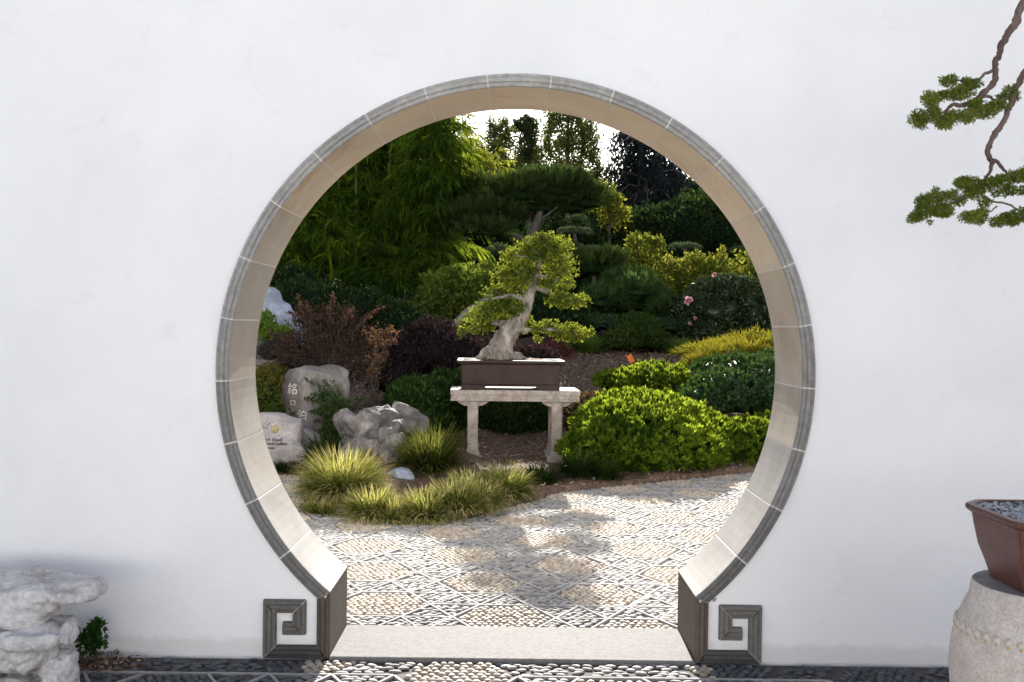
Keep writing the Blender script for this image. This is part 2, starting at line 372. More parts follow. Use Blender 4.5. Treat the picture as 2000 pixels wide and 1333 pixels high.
def mosaic(parent, origin, rot, xr, yr, inside, cam_near, ztop, nstrip, dark=lambda x: False, size=((.0325, .0335), (.043, .0245))):
    c0, s0 = math.cos(rot), math.sin(rot)
    a1 = np.array([c0, s0])*S_; a2 = np.array([math.cos(rot+R(60)), math.sin(rot+R(60))])*S_
    origin = np.array(origin)
    # triangular net points i*a1+j*a2; hexagon centres are those with (i + 3j) mod 7 == 0
    def centre(i, j): return (i+3*j) % 7 == 0
    N_ = 60; strips = []
    for i in range(-N_, N_):
        for j in range(-N_, N_):
            if centre(i, j): continue
            for di, dj in ((1, 0), (0, 1), (-1, 1)):
                if centre(i+di, j+dj): continue
                p = origin+a1*i+a2*j; q = origin+a1*(i+di)+a2*(j+dj); m = (p+q)/2
                if xr[0] < m[0] < xr[1] and yr[0] < m[1] < yr[1] and inside(p[0], p[1]) and inside(q[0], q[1]): strips.append((m, math.atan2(q[1]-p[1], q[0]-p[0])))
    bm = bmesh.new(); box(bm, (0, 0, 0), (S_-.004, .012, .03), 0, .002); sm = bmmesh('edging_strip', bm); sm.materials.append(mstrip)
    strips.sort(key=lambda s: s[0][1])
    for m, a in strips[:nstrip]:
        o = bpy.data.objects.new('edging_strip', sm); COL.objects.link(o); o.parent = parent; o.location = (m[0], m[1], ztop-.0145+random.uniform(-.001, .001)); o.rotation_euler = (0, 0, a)
    if len(strips) > nstrip:
        bm = bmesh.new()
        for m, a in strips[nstrip:]: box(bm, (m[0], m[1], ztop-.015), (S_-.004, .011, .03), a)
        o = link('edging_strip_net', bmmesh('edging_strip_net', bm), mstrip, parent); o['kind'] = 'stuff'
    inv = np.linalg.inv(np.stack([a1, a2], 1))
    def cell(x, y):
        """0 = near a strip, 1 = hexagon, 2 = triangle"""
        uv = inv @ (np.array([x, y])-origin); best = None
        i0, j0 = round(uv[0]), round(uv[1])
        for i in range(i0-1, i0+2):
            for j in range(j0-1, j0+2):
                if centre(i, j):
                    c = origin+a1*i+a2*j; dx, dy = x-c[0], y-c[1]
                    dm = max(abs(dx*math.cos(rot+R(k))+dy*math.sin(rot+R(k))) for k in (30, 90, 150))
                    if dm < S_*.866: return (1 if dm < S_*.866-.019 else 0), math.hypot(dx, dy)
        d = min(abs((uv[0] % 1)), 1-(uv[0] % 1), (uv[1] % 1), 1-(uv[1] % 1), abs((uv.sum()) % 1), 1-(uv.sum() % 1))*S_*.866
        return (2 if d > .012 else 0), 0
    items = {1: [], 2: []}
    for kind, px_, py_, st in ((1, *size[0], .5), (2, *size[1], .37)):
        ky = 0; y = yr[0]
        while y < yr[1]:
            x = xr[0]+(ky*st % 1)*px_
            while x < xr[1]:
                xx, yy = x+random.uniform(-.18, .18)*px_, y+random.uniform(-.15, .15)*py_+.006*math.sin(x*9)
                if inside(xx, yy):
                    c = cell(xx, yy)
                    if c[0] == kind:
                        tilt = (R(16) if math.sin(xx*14) > 0 else -R(16)) if kind == 1 else random.uniform(-.3, .3)
                        items[kind].append((yy, xx, tilt+random.uniform(-.12, .12), px_*random.uniform(.85, 1.12), py_*random.uniform(.92, 1.15), random.randrange(6)))
                x += px_
            y += py_; ky += 1
    for kind, var, meshes, nm, mt, hh, cap in ((1, pebv, pebm, 'pebble', mpeb, .019, cam_near), (2, sltv, sltm, 'slate_chip', mslt, .015, cam_near)):
        L = sorted(items[kind], key=lambda q: q[0]-.0001*abs(q[1]) if yr[1] > 4.2 else -q[0]+abs(q[1])*.2)
        if yr[1] < 4.2: L = sorted(items[kind], key=lambda q: abs(q[1]))
        for yy, xx, tl, sx, sy, vi in L[:cap]:
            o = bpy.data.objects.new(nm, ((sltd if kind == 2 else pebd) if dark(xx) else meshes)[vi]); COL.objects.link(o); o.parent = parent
            o.location = (xx, yy, ztop-hh*.42+random.uniform(-.002, .002)); o.rotation_euler = (random.uniform(-.1, .1), random.uniform(-.08, .08), tl); o.scale = (sx, sy, hh)
        VV = []; QQ = []; TT = []; b0 = 0; rq = []; rt = []
        for yy, xx, tl, sx, sy, vi in L[cap:]:
            v, q, t = var[vi]; ct, st_ = math.cos(tl), math.sin(tl)
            X_, Y_ = v[:, 0]*sx, v[:, 1]*sy; rr = random.random()
            VV.append(np.stack([xx+X_*ct-Y_*st_, yy+X_*st_+Y_*ct, v[:, 2]*hh+ztop-hh*.42+random.uniform(-.002, .002)+X_*random.uniform(-.1, .1)], 1)); QQ.append(q+b0); TT.append(t+b0); b0 += len(v)
            rq += [rr]*len(q); rt += [rr]*len(t)
        me = npmesh(nm+'_field', np.concatenate(VV), np.concatenate(QQ), np.array(rq+rt), np.concatenate(TT)); me.materials.append(mt); me.materials.append(mshd)
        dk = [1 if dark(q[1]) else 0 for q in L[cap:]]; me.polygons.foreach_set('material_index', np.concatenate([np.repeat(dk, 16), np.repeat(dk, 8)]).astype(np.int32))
        o = link(nm+'_field', me, None, parent, kind == 1); o['kind'] = 'stuff'
        print(nm, len(L))
# garden path: mortar sheet following the edge of the bed
xs = np.concatenate([[-30, -6], np.linspace(-3, 3.4, 110), [6, 30]]); yb = bed_edge(xs)+.01
V = np.concatenate([np.stack([xs, np.full_like(xs, 4.38), np.full_like(xs, -.012)], 1), np.stack([xs, yb, np.full_like(xs, -.012)], 1)])
m = len(xs); Fq = np.array([(i, i+1, m+i+1, m+i) for i in range(m-1)])
path = link('garden_path', npmesh('garden_path', V, Fq), mort); path['kind'] = 'structure'
mosaic(path, (.456, 4.98), 0, (-2.15, 2.75), (4.40, 9.4), lambda x, y: y < bed_edge(x)-.02, 300, 0.0, 200)
V = [(-11.4, 3.40, -.012), (11.4, 3.40, -.012), (11.4, 3.99, -.012), (-11.4, 3.99, -.012)]
V2 = [(-11.4, -12, -.012), (11.4, -12, -.012), (11.4, 3.40, -.012), (-11.4, 3.40, -.012)]
paved = stone('paved_court', (.22, .20, .18), (.34, .32, .29), (.46, .44, .41), 14, .85, 60, .6, .01)
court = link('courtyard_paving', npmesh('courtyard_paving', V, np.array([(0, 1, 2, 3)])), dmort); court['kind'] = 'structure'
o = link('courtyard_floor', npmesh('courtyard_floor', V2, np.array([(0, 1, 2, 3)])), paved); o['kind'] = 'structure'
mosaic(court, (-.20, 3.80), 0, (-2.2, 2.3), (3.45, 3.965), lambda x, y: y < 3.962, 300, 0.0, 120, lambda x: abs(x-.0) > .80, ((.036, .031), (.047, .027)))  # stones either side of the gate opening take the shade-toned copies

# ================================================================== MOON GATE WALL
YF, YB = 4.0, 4.385; ZC = 1.148; RI, RO = 1.149, 1.202; JX = .7345; JZ = ZC-math.sqrt(RI**2-JX**2)
WZ = 3.05
plaster, t, b = newmat('white_plaster')
c = ramp(t, [(.35, (.80, .80, .80)), (.65, (.86, .86, .855))], noise_fac(t, 1.3, 5, .6, .3)).outputs[0]
st_ = ramp(t, [(.60, (1, 1, 1)), (.78, (.93, .915, .89))], noise_fac(t, 5, 6, .7, .5)).outputs[0]
c = mixc(t, c, st_, 1.0, 'MULTIPLY')
tc = t.nodes.new('ShaderNodeTexCoord'); sx = t.nodes.new('ShaderNodeSeparateXYZ'); t.links.new(tc.outputs['Object'], sx.inputs[0])
ad = t.nodes.new('ShaderNodeMath'); ad.operation = 'MULTIPLY_ADD'; t.links.new(noise_fac(t, 12, 6, .75), ad.inputs[0]); ad.inputs[1].default_value = -.10; t.links.new(sx.outputs['Z'], ad.inputs[2])
c = mixc(t, c, ramp(t, [(0, (.86, .85, .83)), (.03, (1, 1, 1))], ad.outputs[0]).outputs[0], 1.0, 'MULTIPLY')
t.links.new(c, b.inputs['Base Color']); b.inputs['Roughness'].default_value = .9; b.inputs['Specular IOR Level'].default_value = .15
bump(t, b, noise_fac(t, 6, 8, .62, .6, (1, 1, 1.6)), .16, .025)
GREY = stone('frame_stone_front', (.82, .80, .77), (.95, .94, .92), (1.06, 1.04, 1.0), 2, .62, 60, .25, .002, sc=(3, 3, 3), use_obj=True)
REV0 = stone('frame_stone_reveal', (.46, .37, .27), (.54, .455, .35), (.58, .51, .42), 2.2, .5, 60, .15, .002, spec=.4)
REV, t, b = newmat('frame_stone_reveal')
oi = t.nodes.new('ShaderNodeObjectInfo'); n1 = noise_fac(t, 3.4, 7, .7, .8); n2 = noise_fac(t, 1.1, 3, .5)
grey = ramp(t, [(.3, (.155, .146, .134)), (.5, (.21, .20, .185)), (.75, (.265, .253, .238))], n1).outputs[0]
tan = ramp(t, [(.3, (.56, .38, .22)), (.42, (.66, .52, .37)), (.7, (.70, .61, .48))], n1).outputs[0]  # upper stones: iron staining, plus warm bounced light put into the colour
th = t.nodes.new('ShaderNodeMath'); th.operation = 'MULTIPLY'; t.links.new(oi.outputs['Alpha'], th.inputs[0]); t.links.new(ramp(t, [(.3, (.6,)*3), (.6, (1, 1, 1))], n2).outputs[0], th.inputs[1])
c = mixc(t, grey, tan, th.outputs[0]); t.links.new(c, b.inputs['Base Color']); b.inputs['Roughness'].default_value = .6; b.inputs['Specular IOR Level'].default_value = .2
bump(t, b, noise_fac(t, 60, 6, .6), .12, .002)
GROUT = stone('pale_grout', (.62, .58, .53), (.68, .64, .59), (.72, .69, .65), 20, .9, 90, .3, .002)
gate = empty('moon_gate_wall', (X0, YF, 0), 'tall white plaster wall pierced by a round moon gate framed in grey stone', 'wall')
# plaster body with keyhole opening
th_end = math.acos((JZ-ZC)/RI)          # angle from the top where the arc meets the jamb
def keyhole(tt, n_=96):
    r_ = RI+tt*(RO-RI); a_end = math.pi-math.asin(min(1, (JX+tt*(RO-RI))/r_)); pts = []
    pts.append((JX+tt*.053, -.05))
    for k in range(n_+1):
        a = a_end*(1-2*k/n_); pts.append((r_*math.sin(a), ZC+r_*math.cos(a)))
    pts.append((-JX-tt*.053, -.05)); return pts
inner = keyhole(.5)
outl = [(-11, -.05)]+[(-11, WZ), (11, WZ), (11, -.05)]
poly = [Vector((x, z, 0)) for x, z in outl+inner]
tris = geometry.tessellate_polygon([poly])
nP = len(poly); V = [(X0+p.x, YF, p.y) for p in poly]+[(X0+p.x, YB, p.y) for p in poly]; Fc = []
for a, b_, c_ in tris:
    n_ = (poly[b_]-poly[a]).cross(poly[c_]-poly[a]).z
    f = (a, b_, c_) if n_ > 0 else (a, c_, b_)
    Fc += [f, tuple(k+nP for k in f[::-1])]
for i in range(nP): j = (i+1) % nP; Fc.append((i, i+nP, j+nP, j))
me = bpy.data.meshes.new('plaster_body'); me.from_pydata(V, [], Fc); bm = bmesh.new(); bm.from_mesh(me); bmesh.ops.recalc_face_normals(bm, faces=bm.faces[:]); bm.to_mesh(me); bm.free()
link('plaster_body', me, plaster, gate)
# unseen courtyard sides, added to bounce sunlight back onto the gate wall
for nm_, c_, s_ in (('bounce_side_wall', (-11.2, -4, WZ/2), (.385, 15.99, WZ)), ('bounce_side_wall', (11.2, -4, WZ/2), (.385, 15.99, WZ)), ('bounce_rear_wall', (0, -12.2, WZ/2), (22.8, .385, WZ))):
    bm = bmesh.new(); box(bm, c_, s_); link(nm_, bmmesh(nm_, bm), plaster, gate)
# tiled coping on top of the wall (above the picture)
mtile = stone('roof_tile_clay', (.06, .06, .065), (.10, .10, .105), (.15, .15, .15), 10, .8)
bm = bmesh.new(); box(bm, (X0, (YF+YB)/2, WZ+.04), (22, .60, .08), 0, .01); box(bm, (X0, (YF+YB)/2, WZ+.12), (22, .34, .10), 0, .02)
for i in range(110):
    x = -10.9+i*.2
    v_ = bmesh.ops.create_cone(bm, cap_ends=True, segments=8, radius1=.045, radius2=.045, depth=.62)['verts']
    for q in v_: q.co = Vector((q.co.x+x, q.co.z+(YF+YB)/2, q.co.y+WZ+.10))
cp = link('tile_coping', bmmesh('tile_coping', bm), mtile, gate); cp['kind'] = 'stuff'
# frame stones: moulded section (t: 0 inner edge .. 1 outer edge, y)
SEC = [(0, 3.988), (.03, 3.981), (.08, 3.977), (.26, 3.9755), (.29, 3.978), (.33, 3.978), (.37, 3.972), (.45, 3.970), (.60, 3.970), (.67, 3.972), (.70, 3.9775), (.75, 3.9775), (.78, 3.9755), (.95, 3.977), (1.0, 3.984),
       (1.0, 4.03), (.55, 4.03), (.55, 4.36), (1.0, 4.36), (1.0, 4.40), (.0, 4.40)]
def ring_pt(a, tt): r_ = RI+tt*(RO-RI); return (r_*math.sin(a), ZC+r_*math.cos(a))
IN = (JX, JZ); OUT = (JX+.053, ZC-math.sqrt(RO**2-(JX+.053)**2))
def stone_from_loops(name, loops, mats, front_n, parent, color, smooth=False):
    n_ = len(loops[0]); V = [v for l in loops for v in l]; Fc = []; mi = []
    for i in range(len(loops)-1):
        for k in range(n_):
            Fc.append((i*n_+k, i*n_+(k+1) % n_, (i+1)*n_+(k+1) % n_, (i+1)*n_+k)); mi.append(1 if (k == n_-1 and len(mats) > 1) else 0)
    Fc += [tuple(range(n_))[::-1], tuple(range((len(loops)-1)*n_, len(loops)*n_))]; mi += [0, 0]
    me = bpy.data.meshes.new(name); me.from_pydata(V, [], Fc)
    for m_ in mats: me.materials.append(m_)
    me.polygons.foreach_set('material_index', mi)
    bm = bmesh.new(); bm.from_mesh(me); bmesh.ops.recalc_face_normals(bm, faces=bm.faces[:]); bm.to_mesh(me); bm.free()
    o = link(name, me, None, parent); o.color = (*color[:3], color[3] if len(color) > 3 else 1); return o
def sec_loop(fn, shrink=0.0):
    """fn(t) -> (x, z); shrink sets the loop back (for grout)"""
    o = []
    for tt, y in SEC:
        if shrink:
            if y < 4.02: y += shrink
            if tt < .05: tt += shrink/.053
        x, z = fn(tt); o.append((X0+x, y, z))
    return o
joints = [R(6.15+12.25*k) for k in range(11)]; a_in = math.acos((JZ-ZC)/RI)
edges = [-a_in]+[-j for j in joints[::-1]]+joints+[a_in]
gap = .0032
rs = random.Random(5)
for i in range(len(edges)-1):
    a0, a1 = edges[i], edges[i+1]; last0, last1 = i == 0, i == len(edges)-2
    b0 = a0+(0 if last0 else gap/RI); b1 = a1-(0 if last1 else gap/RI); loops = []
    for k in range(7):
        a = b0+(b1-b0)*k/6
        if (last0 and k == 0) or (last1 and k == 6):
            s = -1 if last0 else 1
            loops.append(sec_loop(lambda tt, s=s: (s*(IN[0]+(OUT[0]-IN[0])*tt), IN[1]+(OUT[1]-IN[1])*tt+.0008)))
        else: loops.append(sec_loop(lambda tt, a=a: ring_pt(a, tt)))
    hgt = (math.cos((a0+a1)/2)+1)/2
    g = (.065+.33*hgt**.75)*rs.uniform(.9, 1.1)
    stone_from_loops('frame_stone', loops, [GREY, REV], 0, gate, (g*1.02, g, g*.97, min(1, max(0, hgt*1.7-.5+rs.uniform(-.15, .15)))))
# grout behind the arc joints
loops = [sec_loop(lambda tt, a=-a_in+2*a_in*k/140: ring_pt(a, tt), .0018) for k in range(141)]
stone_from_loops('grout', loops, [GROUT], 0, gate, (1, 1, 1))
# straight stones: jambs and the square fret ends
W_ = .053
fret = [(-.924, .115), (-.858, .115), (-.858, .204), (-.978, .204), (-.978, .0200), (-.761, .0200), (-.761, .255)]
def mitre_at(pts, i):
    d0 = (Vector(pts[i])-Vector(pts[i-1])).normalized() if i > 0 else None
    d1 = (Vector(pts[i+1])-Vector(pts[i])).normalized() if i < len(pts)-1 else None
    n0 = Vector((-d0.y, d0.x)) if d0 else None; n1 = Vector((-d1.y, d1.x)) if d1 else None
    if n0 is None: return n1
    if n1 is None: return n0
    m = (n0+n1).normalized(); return m/m.dot(n0)
FSEC = [(t_, y_) for t_, y_ in SEC if y_ < 4.02]+[(1.0, 4.01), (0, 4.01)]
for side in (-1, 1):
    for i in range(len(fret)-1):
        p0, p1 = Vector(fret[i]), Vector(fret[i+1]); d = (p1-p0).normalized(); m0, m1 = mitre_at(fret, i), mitre_at(fret, i+1)
        jamb = i == len(fret)-2
        g0 = 0 if i == 0 else .0028; sec = SEC if jamb else FSEC
        loops = []
        for end, (p, mt_) in enumerate(((p0, m0), (p1, m1))):
            l = []
            for tt, y in sec:
                u = (.5-tt)*W_ if not jamb else (.5-tt)*W_
                q = p-mt_*u*(1) if jamb else p+mt_*(tt-.5)*W_
                if jamb:
                    xx = -(JX+tt*W_); zz = q.y
                    if end == 1: zz = IN[1]+(OUT[1]-IN[1])*tt-.0008
                    else: zz = .0200+(tt-.5)*W_+g0
                    l.append((X0+(xx if side == -1 else -xx), y, zz))
                else:
                    q = q+d*(g0 if end == 0 else -.0028); l.append((X0+(q.x if side == -1 else -q.x), y, q.y))
            loops.append(l)
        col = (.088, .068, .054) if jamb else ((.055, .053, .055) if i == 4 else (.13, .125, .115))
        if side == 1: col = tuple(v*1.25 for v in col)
        o = stone_from_loops('jamb_stone' if jamb else 'fret_stone', loops, [GREY, REV] if jamb else [GREY], 0, gate, col)
        if jamb: o.data.materials[1] = GREY
    # grout bed of the fret: same run set back
    V = []; Fc = []
    for i in range(len(fret)):
        m_ = mitre_at(fret, i); p = Vector(fret[i])
        for u, y in ((-.46, 4.01), (-.46, 3.984), (.46, 3.984), (.46, 4.01)):
            q = p+m_*u*W_; z_ = q.y
            if i == len(fret)-1: z_ = min(z_, .25)
            V.append((X0+(q.x if side == -1 else -q.x), y, z_))
    for i in range(len(fret)-1):
        for k in range(3): Fc.append((i*4+k, i*4+k+1, i*4+4+k+1, i*4+4+k))
    me = bpy.data.meshes.new('grout'); me.from_pydata(V, [], Fc); me.update(); link('grout', me, GROUT, gate)
# threshold slab
granite = stone('threshold_granite', (.13, .127, .123), (.177, .172, .166), (.215, .21, .203), 55, .85, 200, .3, .001, spec=.12)
bm = bmesh.new(); box(bm, (X0, 4.178, -.014), (2*JX-.004, .425, .05), 0, .004)
link('threshold_slab', bmmesh('threshold_slab', bm), granite, gate)
# small mortar smear and stain beside the right fret
mdirt = stone('dirt_smear', (.25, .23, .21), (.35, .33, .3), (.5, .48, .45), 30, .9)
for (x, y, rx, ry, seed) in ((1396, 1174, 8, 5, 1),):
    c = P(x, y, 4.0); n_ = 14; rr = random.Random(seed); V = [(c.x, 3.9975, c.z)]
    for k in range(n_):
        a = 2*math.pi*k/n_; s = rr.uniform(.4, 1.1); V.append((c.x+math.cos(a)*rx/486*s, 3.9995, c.z+math.sin(a)*ry/486*s))
    me = bpy.data.meshes.new('mortar_smear'); me.from_pydata(V, [], [(0, 1+(k+1) % n_, 1+k) for k in range(n_)]); link('mortar_smear', me, mdirt, gate)
# ================================================================== BENCH, POT AND BONSAI
bstone = stone('bench_stone', (.19, .155, .135), (.29, .25, .22), (.38, .34, .305), 11, .85, 70, .6, .005)
BR = R(2.0); bp = P(1003, 900, 9.75); BC = Vector((bp.x, 9.78, 0.03))
bench = empty('stone_bench', BC, 'carved pale stone stand on four square legs carrying the bonsai', 'bench', rz=BR)
def blink(name, bm, mat, parent, smooth=False):
    """parts given in the parent's own frame"""
    me = bm if not isinstance(bm, bmesh.types.BMesh) else bmmesh(name, bm)
    o = bpy.data.objects.new(name, me); COL.objects.link(o); o.parent = parent
    if len(me.materials) == 0: me.materials.append(mat)
    if smooth: me.shade_smooth()
    return o
BT = .72-BC.z; BW, BD = 1.245, .56
bm = bmesh.new(); box(bm, (0, 0, BT-.022), (BW, BD, .044), 0, .006); blink('bench_top', bm, bstone, bench)
bm = bmesh.new(); box(bm, (0, 0, BT-.070), (BW-.012, BD-.012, .056), 0, .003)
for s in (-1, 1):                                   # raised border and carved scrollwork of the apron
    y = s*(BD/2-.004)
    box(bm, (0, y, BT-.100), (BW-.006, .012, .012), 0, .003); box(bm, (0, y, BT-.050), (BW-.03, .010, .007), 0, .002)
    for k in range(26):
        x = -.56+k*.0448; v_ = bmesh.ops.create_icosphere(bm, subdivisions=1, radius=1)['verts']
        for q in v_: q.co = Vector((x+q.co.x*.019, y+q.co.y*.006, BT-.076+q.co.z*(.011 if k % 2 else .015)))
    for x in (-.6, .6): box(bm, (x, y, BT-.074), (.02, .010, .05), 0, .002)
blink('apron', bm, bstone, bench)
LX, LY = .405, .19
def leg_bm(sx, sy):
    bm = bmesh.new(); x, y = sx*LX, sy*LY
    box(bm, (x, y, (BT-.098)/2+.03), (.098, .098, BT-.098-.06), 0, .008, .95)
    for a, b_ in ((0, -1), (0, 1), (1, 0), (-1, 0)):   # raised fillets on each face
        for e in (-1, 1):
            box(bm, (x+a*.047+(e*.036 if a == 0 else 0), y+b_*.047+(e*.036 if b_ == 0 else 0), BT/2-.02), (.008, .008, BT-.24))
    box(bm, (x, y, .022), (.178, .178, .07), 0, .008); box(bm, (x, y, .085), (.145, .145, .07), 0, .014, .80)
    return bm
for sx in (-1, 1):
    for sy in (-1, 1):
        blink('leg', leg_bm(sx, sy), bstone, bench)
        bm = bmesh.new(); prof = [(-.165, 0), (.165, 0), (.135, -.03), (.085, -.055), (.0, -.064), (-.085, -.055), (-.135, -.03)]   # curved bracket under the top
        f0 = [bm.verts.new((sx*LX+px_, sy*LY-.03, BT-.1+pz)) for px_, pz in prof]; f1 = [bm.verts.new((sx*LX+px_, sy*LY+.03, BT-.1+pz)) for px_, pz in prof]
        bm.faces.new(f0); bm.faces.new(f1[::-1])
        for k in range(7): bm.faces.new((f0[k], f1[k], f1[(k+1) % 7], f0[(k+1) % 7]))
        bmesh.ops.recalc_face_normals(bm, faces=bm.faces[:]); blink('bracket', bm, bstone, bench)

clay = stone('brown_clay', (.026, .016, .014), (.036, .023, .020), (.046, .030, .026), 4, .6, 60, .12, .003, spec=.15)
PZ = .72+.001; pc = P(996, 760, 9.72)
pot = empty('bonsai_pot', (pc.x, 9.72, PZ), 'long rectangular brown clay pot with flared rim on the stone bench', 'pot', rz=BR)
PH = .285; hx, hy = .468, .235
loops = [rrect(hx-.012, hy-.012, .045, .02), rrect(hx, hy, .06, .022), rrect(hx+.012, hy+.012, PH-.045, .022), rrect(hx+.02, hy+.02, PH-.035, .024),
         rrect(hx+.045, hy+.045, PH-.028, .028), rrect(hx+.05, hy+.05, PH-.02, .03), rrect(hx+.048, hy+.048, PH-.004, .03), rrect(hx+.042, hy+.042, PH, .028), rrect(hx-.004, hy-.004, PH, .02), rrect(hx-.010, hy-.010, PH-.006, .02), rrect(hx-.012, hy-.012, PH-.05, .02)]
blink('pot_body', loft('pot_body', loops), clay, pot)
for sx in (-1, 1):
    for sy in (-1, 1):                               # bracket feet, sloping towards the gap between them
        bm = bmesh.new(); pts = [(sx*hx, 0.05), (sx*hx, 0), (sx*(hx-.17), 0), (sx*(hx-.21), .012), (sx*(hx-.245), .05)]
        f0 = [bm.verts.new((px_, sy*(hy-.002), pz)) for px_, pz in pts]; f1 = [bm.verts.new((px_, sy*(hy-.06), pz)) for px_, pz in pts]
        bm.faces.new(f0); bm.faces.new(f1[::-1])
        for k in range(5): bm.faces.new((f0[k], f1[k], f1[(k+1) % 5], f0[(k+1) % 5]))
        bmesh.ops.recalc_face_normals(bm, faces=bm.faces[:]); blink('foot', bm, clay, pot)
soilm = stone('pot_soil', (.05, .035, .02), (.14, .10, .06), (.26, .20, .12), 60, .95, 90, 1, .02)
n1 = 40; V = []; Fq = []
for j in range(16):
    for i in range(n1):
        u, v = i/(n1-1)*2-1, j/15*2-1; e = (1-u**4)*(1-v**4)
        V.append((u*(hx-.012), v*(hy-.012), PH-.022+.035*e+.006*math.sin(i*1.9+j)*e))
for j in range(15):
    for i in range(n1-1): Fq.append((j*n1+i, j*n1+i+1, (j+1)*n1+i+1, (j+1)*n1+i))
blink('soil', npmesh('soil', np.array(V), np.array(Fq)), soilm, pot, True)

# bonsai
TY = 9.72
bark = stone('bonsai_bark', (.07, .06, .05), (.24, .212, .185), (.40, .365, .33), 11, .9, 45, 1.0, .02, sc=(1, 1, .35))
tree = empty('bonsai_tree', (pc.x-.12, TY, PZ+PH), 'old bonsai tree with thick pale leaning trunk and yellow-green leaf pads', 'bonsai tree')
def tp(x, y, rpx, dy=0): p = P(x, y, TY+dy); return (p.x, p.y, p.z, rpx/F*TY)
trunk = [tp(972, 704, 34), tp(974, 692, 29), tp(981, 673, 25), tp(995, 650, 21.5), tp(1007, 635, 19), tp(1016, 622, 17), tp(1027, 600, 13.5), tp(1038, 566, 8.8), tp(1049, 530, 6.4), tp(1056, 500, 4.8), tp(1060, 468, 3)]
paths = [trunk,
  [tp(975, 672, 10), tp(957, 684, 11, -.03), tp(938, 697, 11, -.04), tp(930, 703, 5, -.05)],
  [tp(985, 678, 9), tp(997, 691, 9, -.05), tp(1010, 698, 8, -.08), tp(1030, 703, 4, -.1)],
  [tp(960, 680, 10, -.05), tp(955, 692, 10, -.11), tp(950, 702, 6, -.15)], [tp(975, 676, 10, -.06), tp(973, 692, 10, -.12), tp(975, 703, 6, -.16)], [tp(985, 680, 9, -.05), tp(991, 694, 8, -.12), tp(998, 704, 5, -.14)],
  [tp(1000, 690, 8, .06), tp(1020, 698, 6, .1), tp(1040, 703, 3, .12)], [tp(950, 690, 8, .06), tp(935, 699, 6, .1)],
  [tp(1005, 640, 9), tp(992, 634, 7), tp(975, 632, 7, .02), tp(950, 630, 5, .05), tp(915, 640, 3, .05)],
  [tp(1008, 645, 9), tp(1030, 645, 6, -.03), tp(1050, 642, 6, -.04), tp(1085, 645, 4, -.05), tp(1120, 650, 2, -.05)],
  [tp(1035, 585, 9), tp(1015, 583, 6, -.05), tp(995, 578, 5, -.07), tp(960, 585, 3, -.1)],
  [tp(1044, 560, 7), tp(1070, 570, 5, .05), tp(1090, 582, 4, .08), tp(1120, 585, 2, .1)],
  [tp(1050, 530, 6), tp(1030, 530, 4, .05), tp(1005, 535, 3, .1), tp(985, 545, 2, .1)], [tp(1050, 540, 5), tp(1075, 545, 4, -.05), tp(1095, 548, 2, -.08)],
  [tp(1052, 505, 5), tp(1030, 503, 3, -.06), tp(1000, 500, 2, -.1)], [tp(1053, 500, 5), tp(1075, 505, 3, .06), tp(1100, 510, 2, .1)]]
V = []; Fl = []
for j, pth in enumerate(paths):
    sp = smooth_path(pth, 4); v, f = tube_arrays([q[:3] for q in sp], [q[3] for q in sp], 12, .10, j); b0 = len(V); V += v; Fl += [tuple(a+b0 for a in q) for q in f]
    Fl += [tuple(range(b0, b0+12))[::-1], tuple(range(len(V)-12, len(V)))]
me = remeshed('trunk', V, Fl, .009)
def fb(c, n):
    q = Vector((c.x*14, c.y*14, c.z*4.5)); a = noise.fractal(q, 1, 2, 4)
    g = abs(noise.noise(Vector((c.x*30, c.y*30, c.z*6))))
    low_ = max(0, min(1, (1.42-c.z)/.35))
    hole = max(0, noise.noise(Vector((c.x*9+3, c.y*9, c.z*9)))-.15)
    g2 = abs(noise.noise(Vector((c.x*55+5, c.y*55, c.z*14))))
    return (.016*a-.024*g-.010*g2-.08*hole*low_)*(.28+low_*.95)
displace(me, fb); link('trunk', me, bark, tree, True)
ml = leafmat('bonsai_leaf', [(.035, .065, .010), (.075, .11, .016), (.13, .16, .022), (.22, .21, .03)], (.30, .33, .035), .42, .5, .25)
pads = [(800,95,60,35),(820,130,110,55),(900,170,120,65),(690,165,90,45),(565,225,80,45),(930,250,90,60),(630,300,120,50),(730,230,100,50),(965,340,70,55),(880,325,90,60),(525,355,100,45),(640,415,100,45),(985,425,55,35),
 (850,435,70,40),(475,485,105,50),(590,465,90,45),(1050,560,80,42),(960,575,85,42),(885,555,60,40),(520,565,125,55),(420,620,105,48),(620,610,60,35),(350,675,105,45),(255,735,80,45),(200,790,35,35),(370,745,80,40),(480,690,80,45),
 (695,735,45,60),(760,770,60,45),(765,850,30,18),(850,745,65,42),(900,785,90,42),(1020,785,90,40),(1110,800,65,28),(1000,835,95,28),(930,480,60,30),(835,440,40,30),(700,330,60,40),(780,200,80,45),(560,650,60,35),(300,770,60,30),(1060,830,70,28),(930,545,60,35),(700,110,0,0)]
lobes = []
for i, (a, b_, c_, d_) in enumerate(pads[:-1]):
    c_ *= 1.0; lobes.append(pxl((850+a/3.81, 440+b_/3.81, c_/3.81*1.04, d_/3.81*1.0, TY+(rs.uniform(-.16, .12) if i < 36 else -.10), c_/3.81/F*TY*.85)))
fo = foliage('leaf_pads', ml, lobes, 6600, .025, .017, 31, tree, .40, 5, .9, -1, 1.2, .45, 3, .4, 0, .2, patch=5)
tw = []
for l in lobes:
    for k in range(3):
        a = random.uniform(0, 6.28); tw.append([(l[0], l[1], l[2]-l[5]*.5, .006), (l[0]+math.cos(a)*l[3]*.4, l[1]+math.sin(a)*l[4]*.4, l[2]-l[5]*.1, .004), (l[0]+math.cos(a)*l[3]*.8, l[1]+math.sin(a)*l[4]*.8, l[2]+l[5]*.3, .002)])
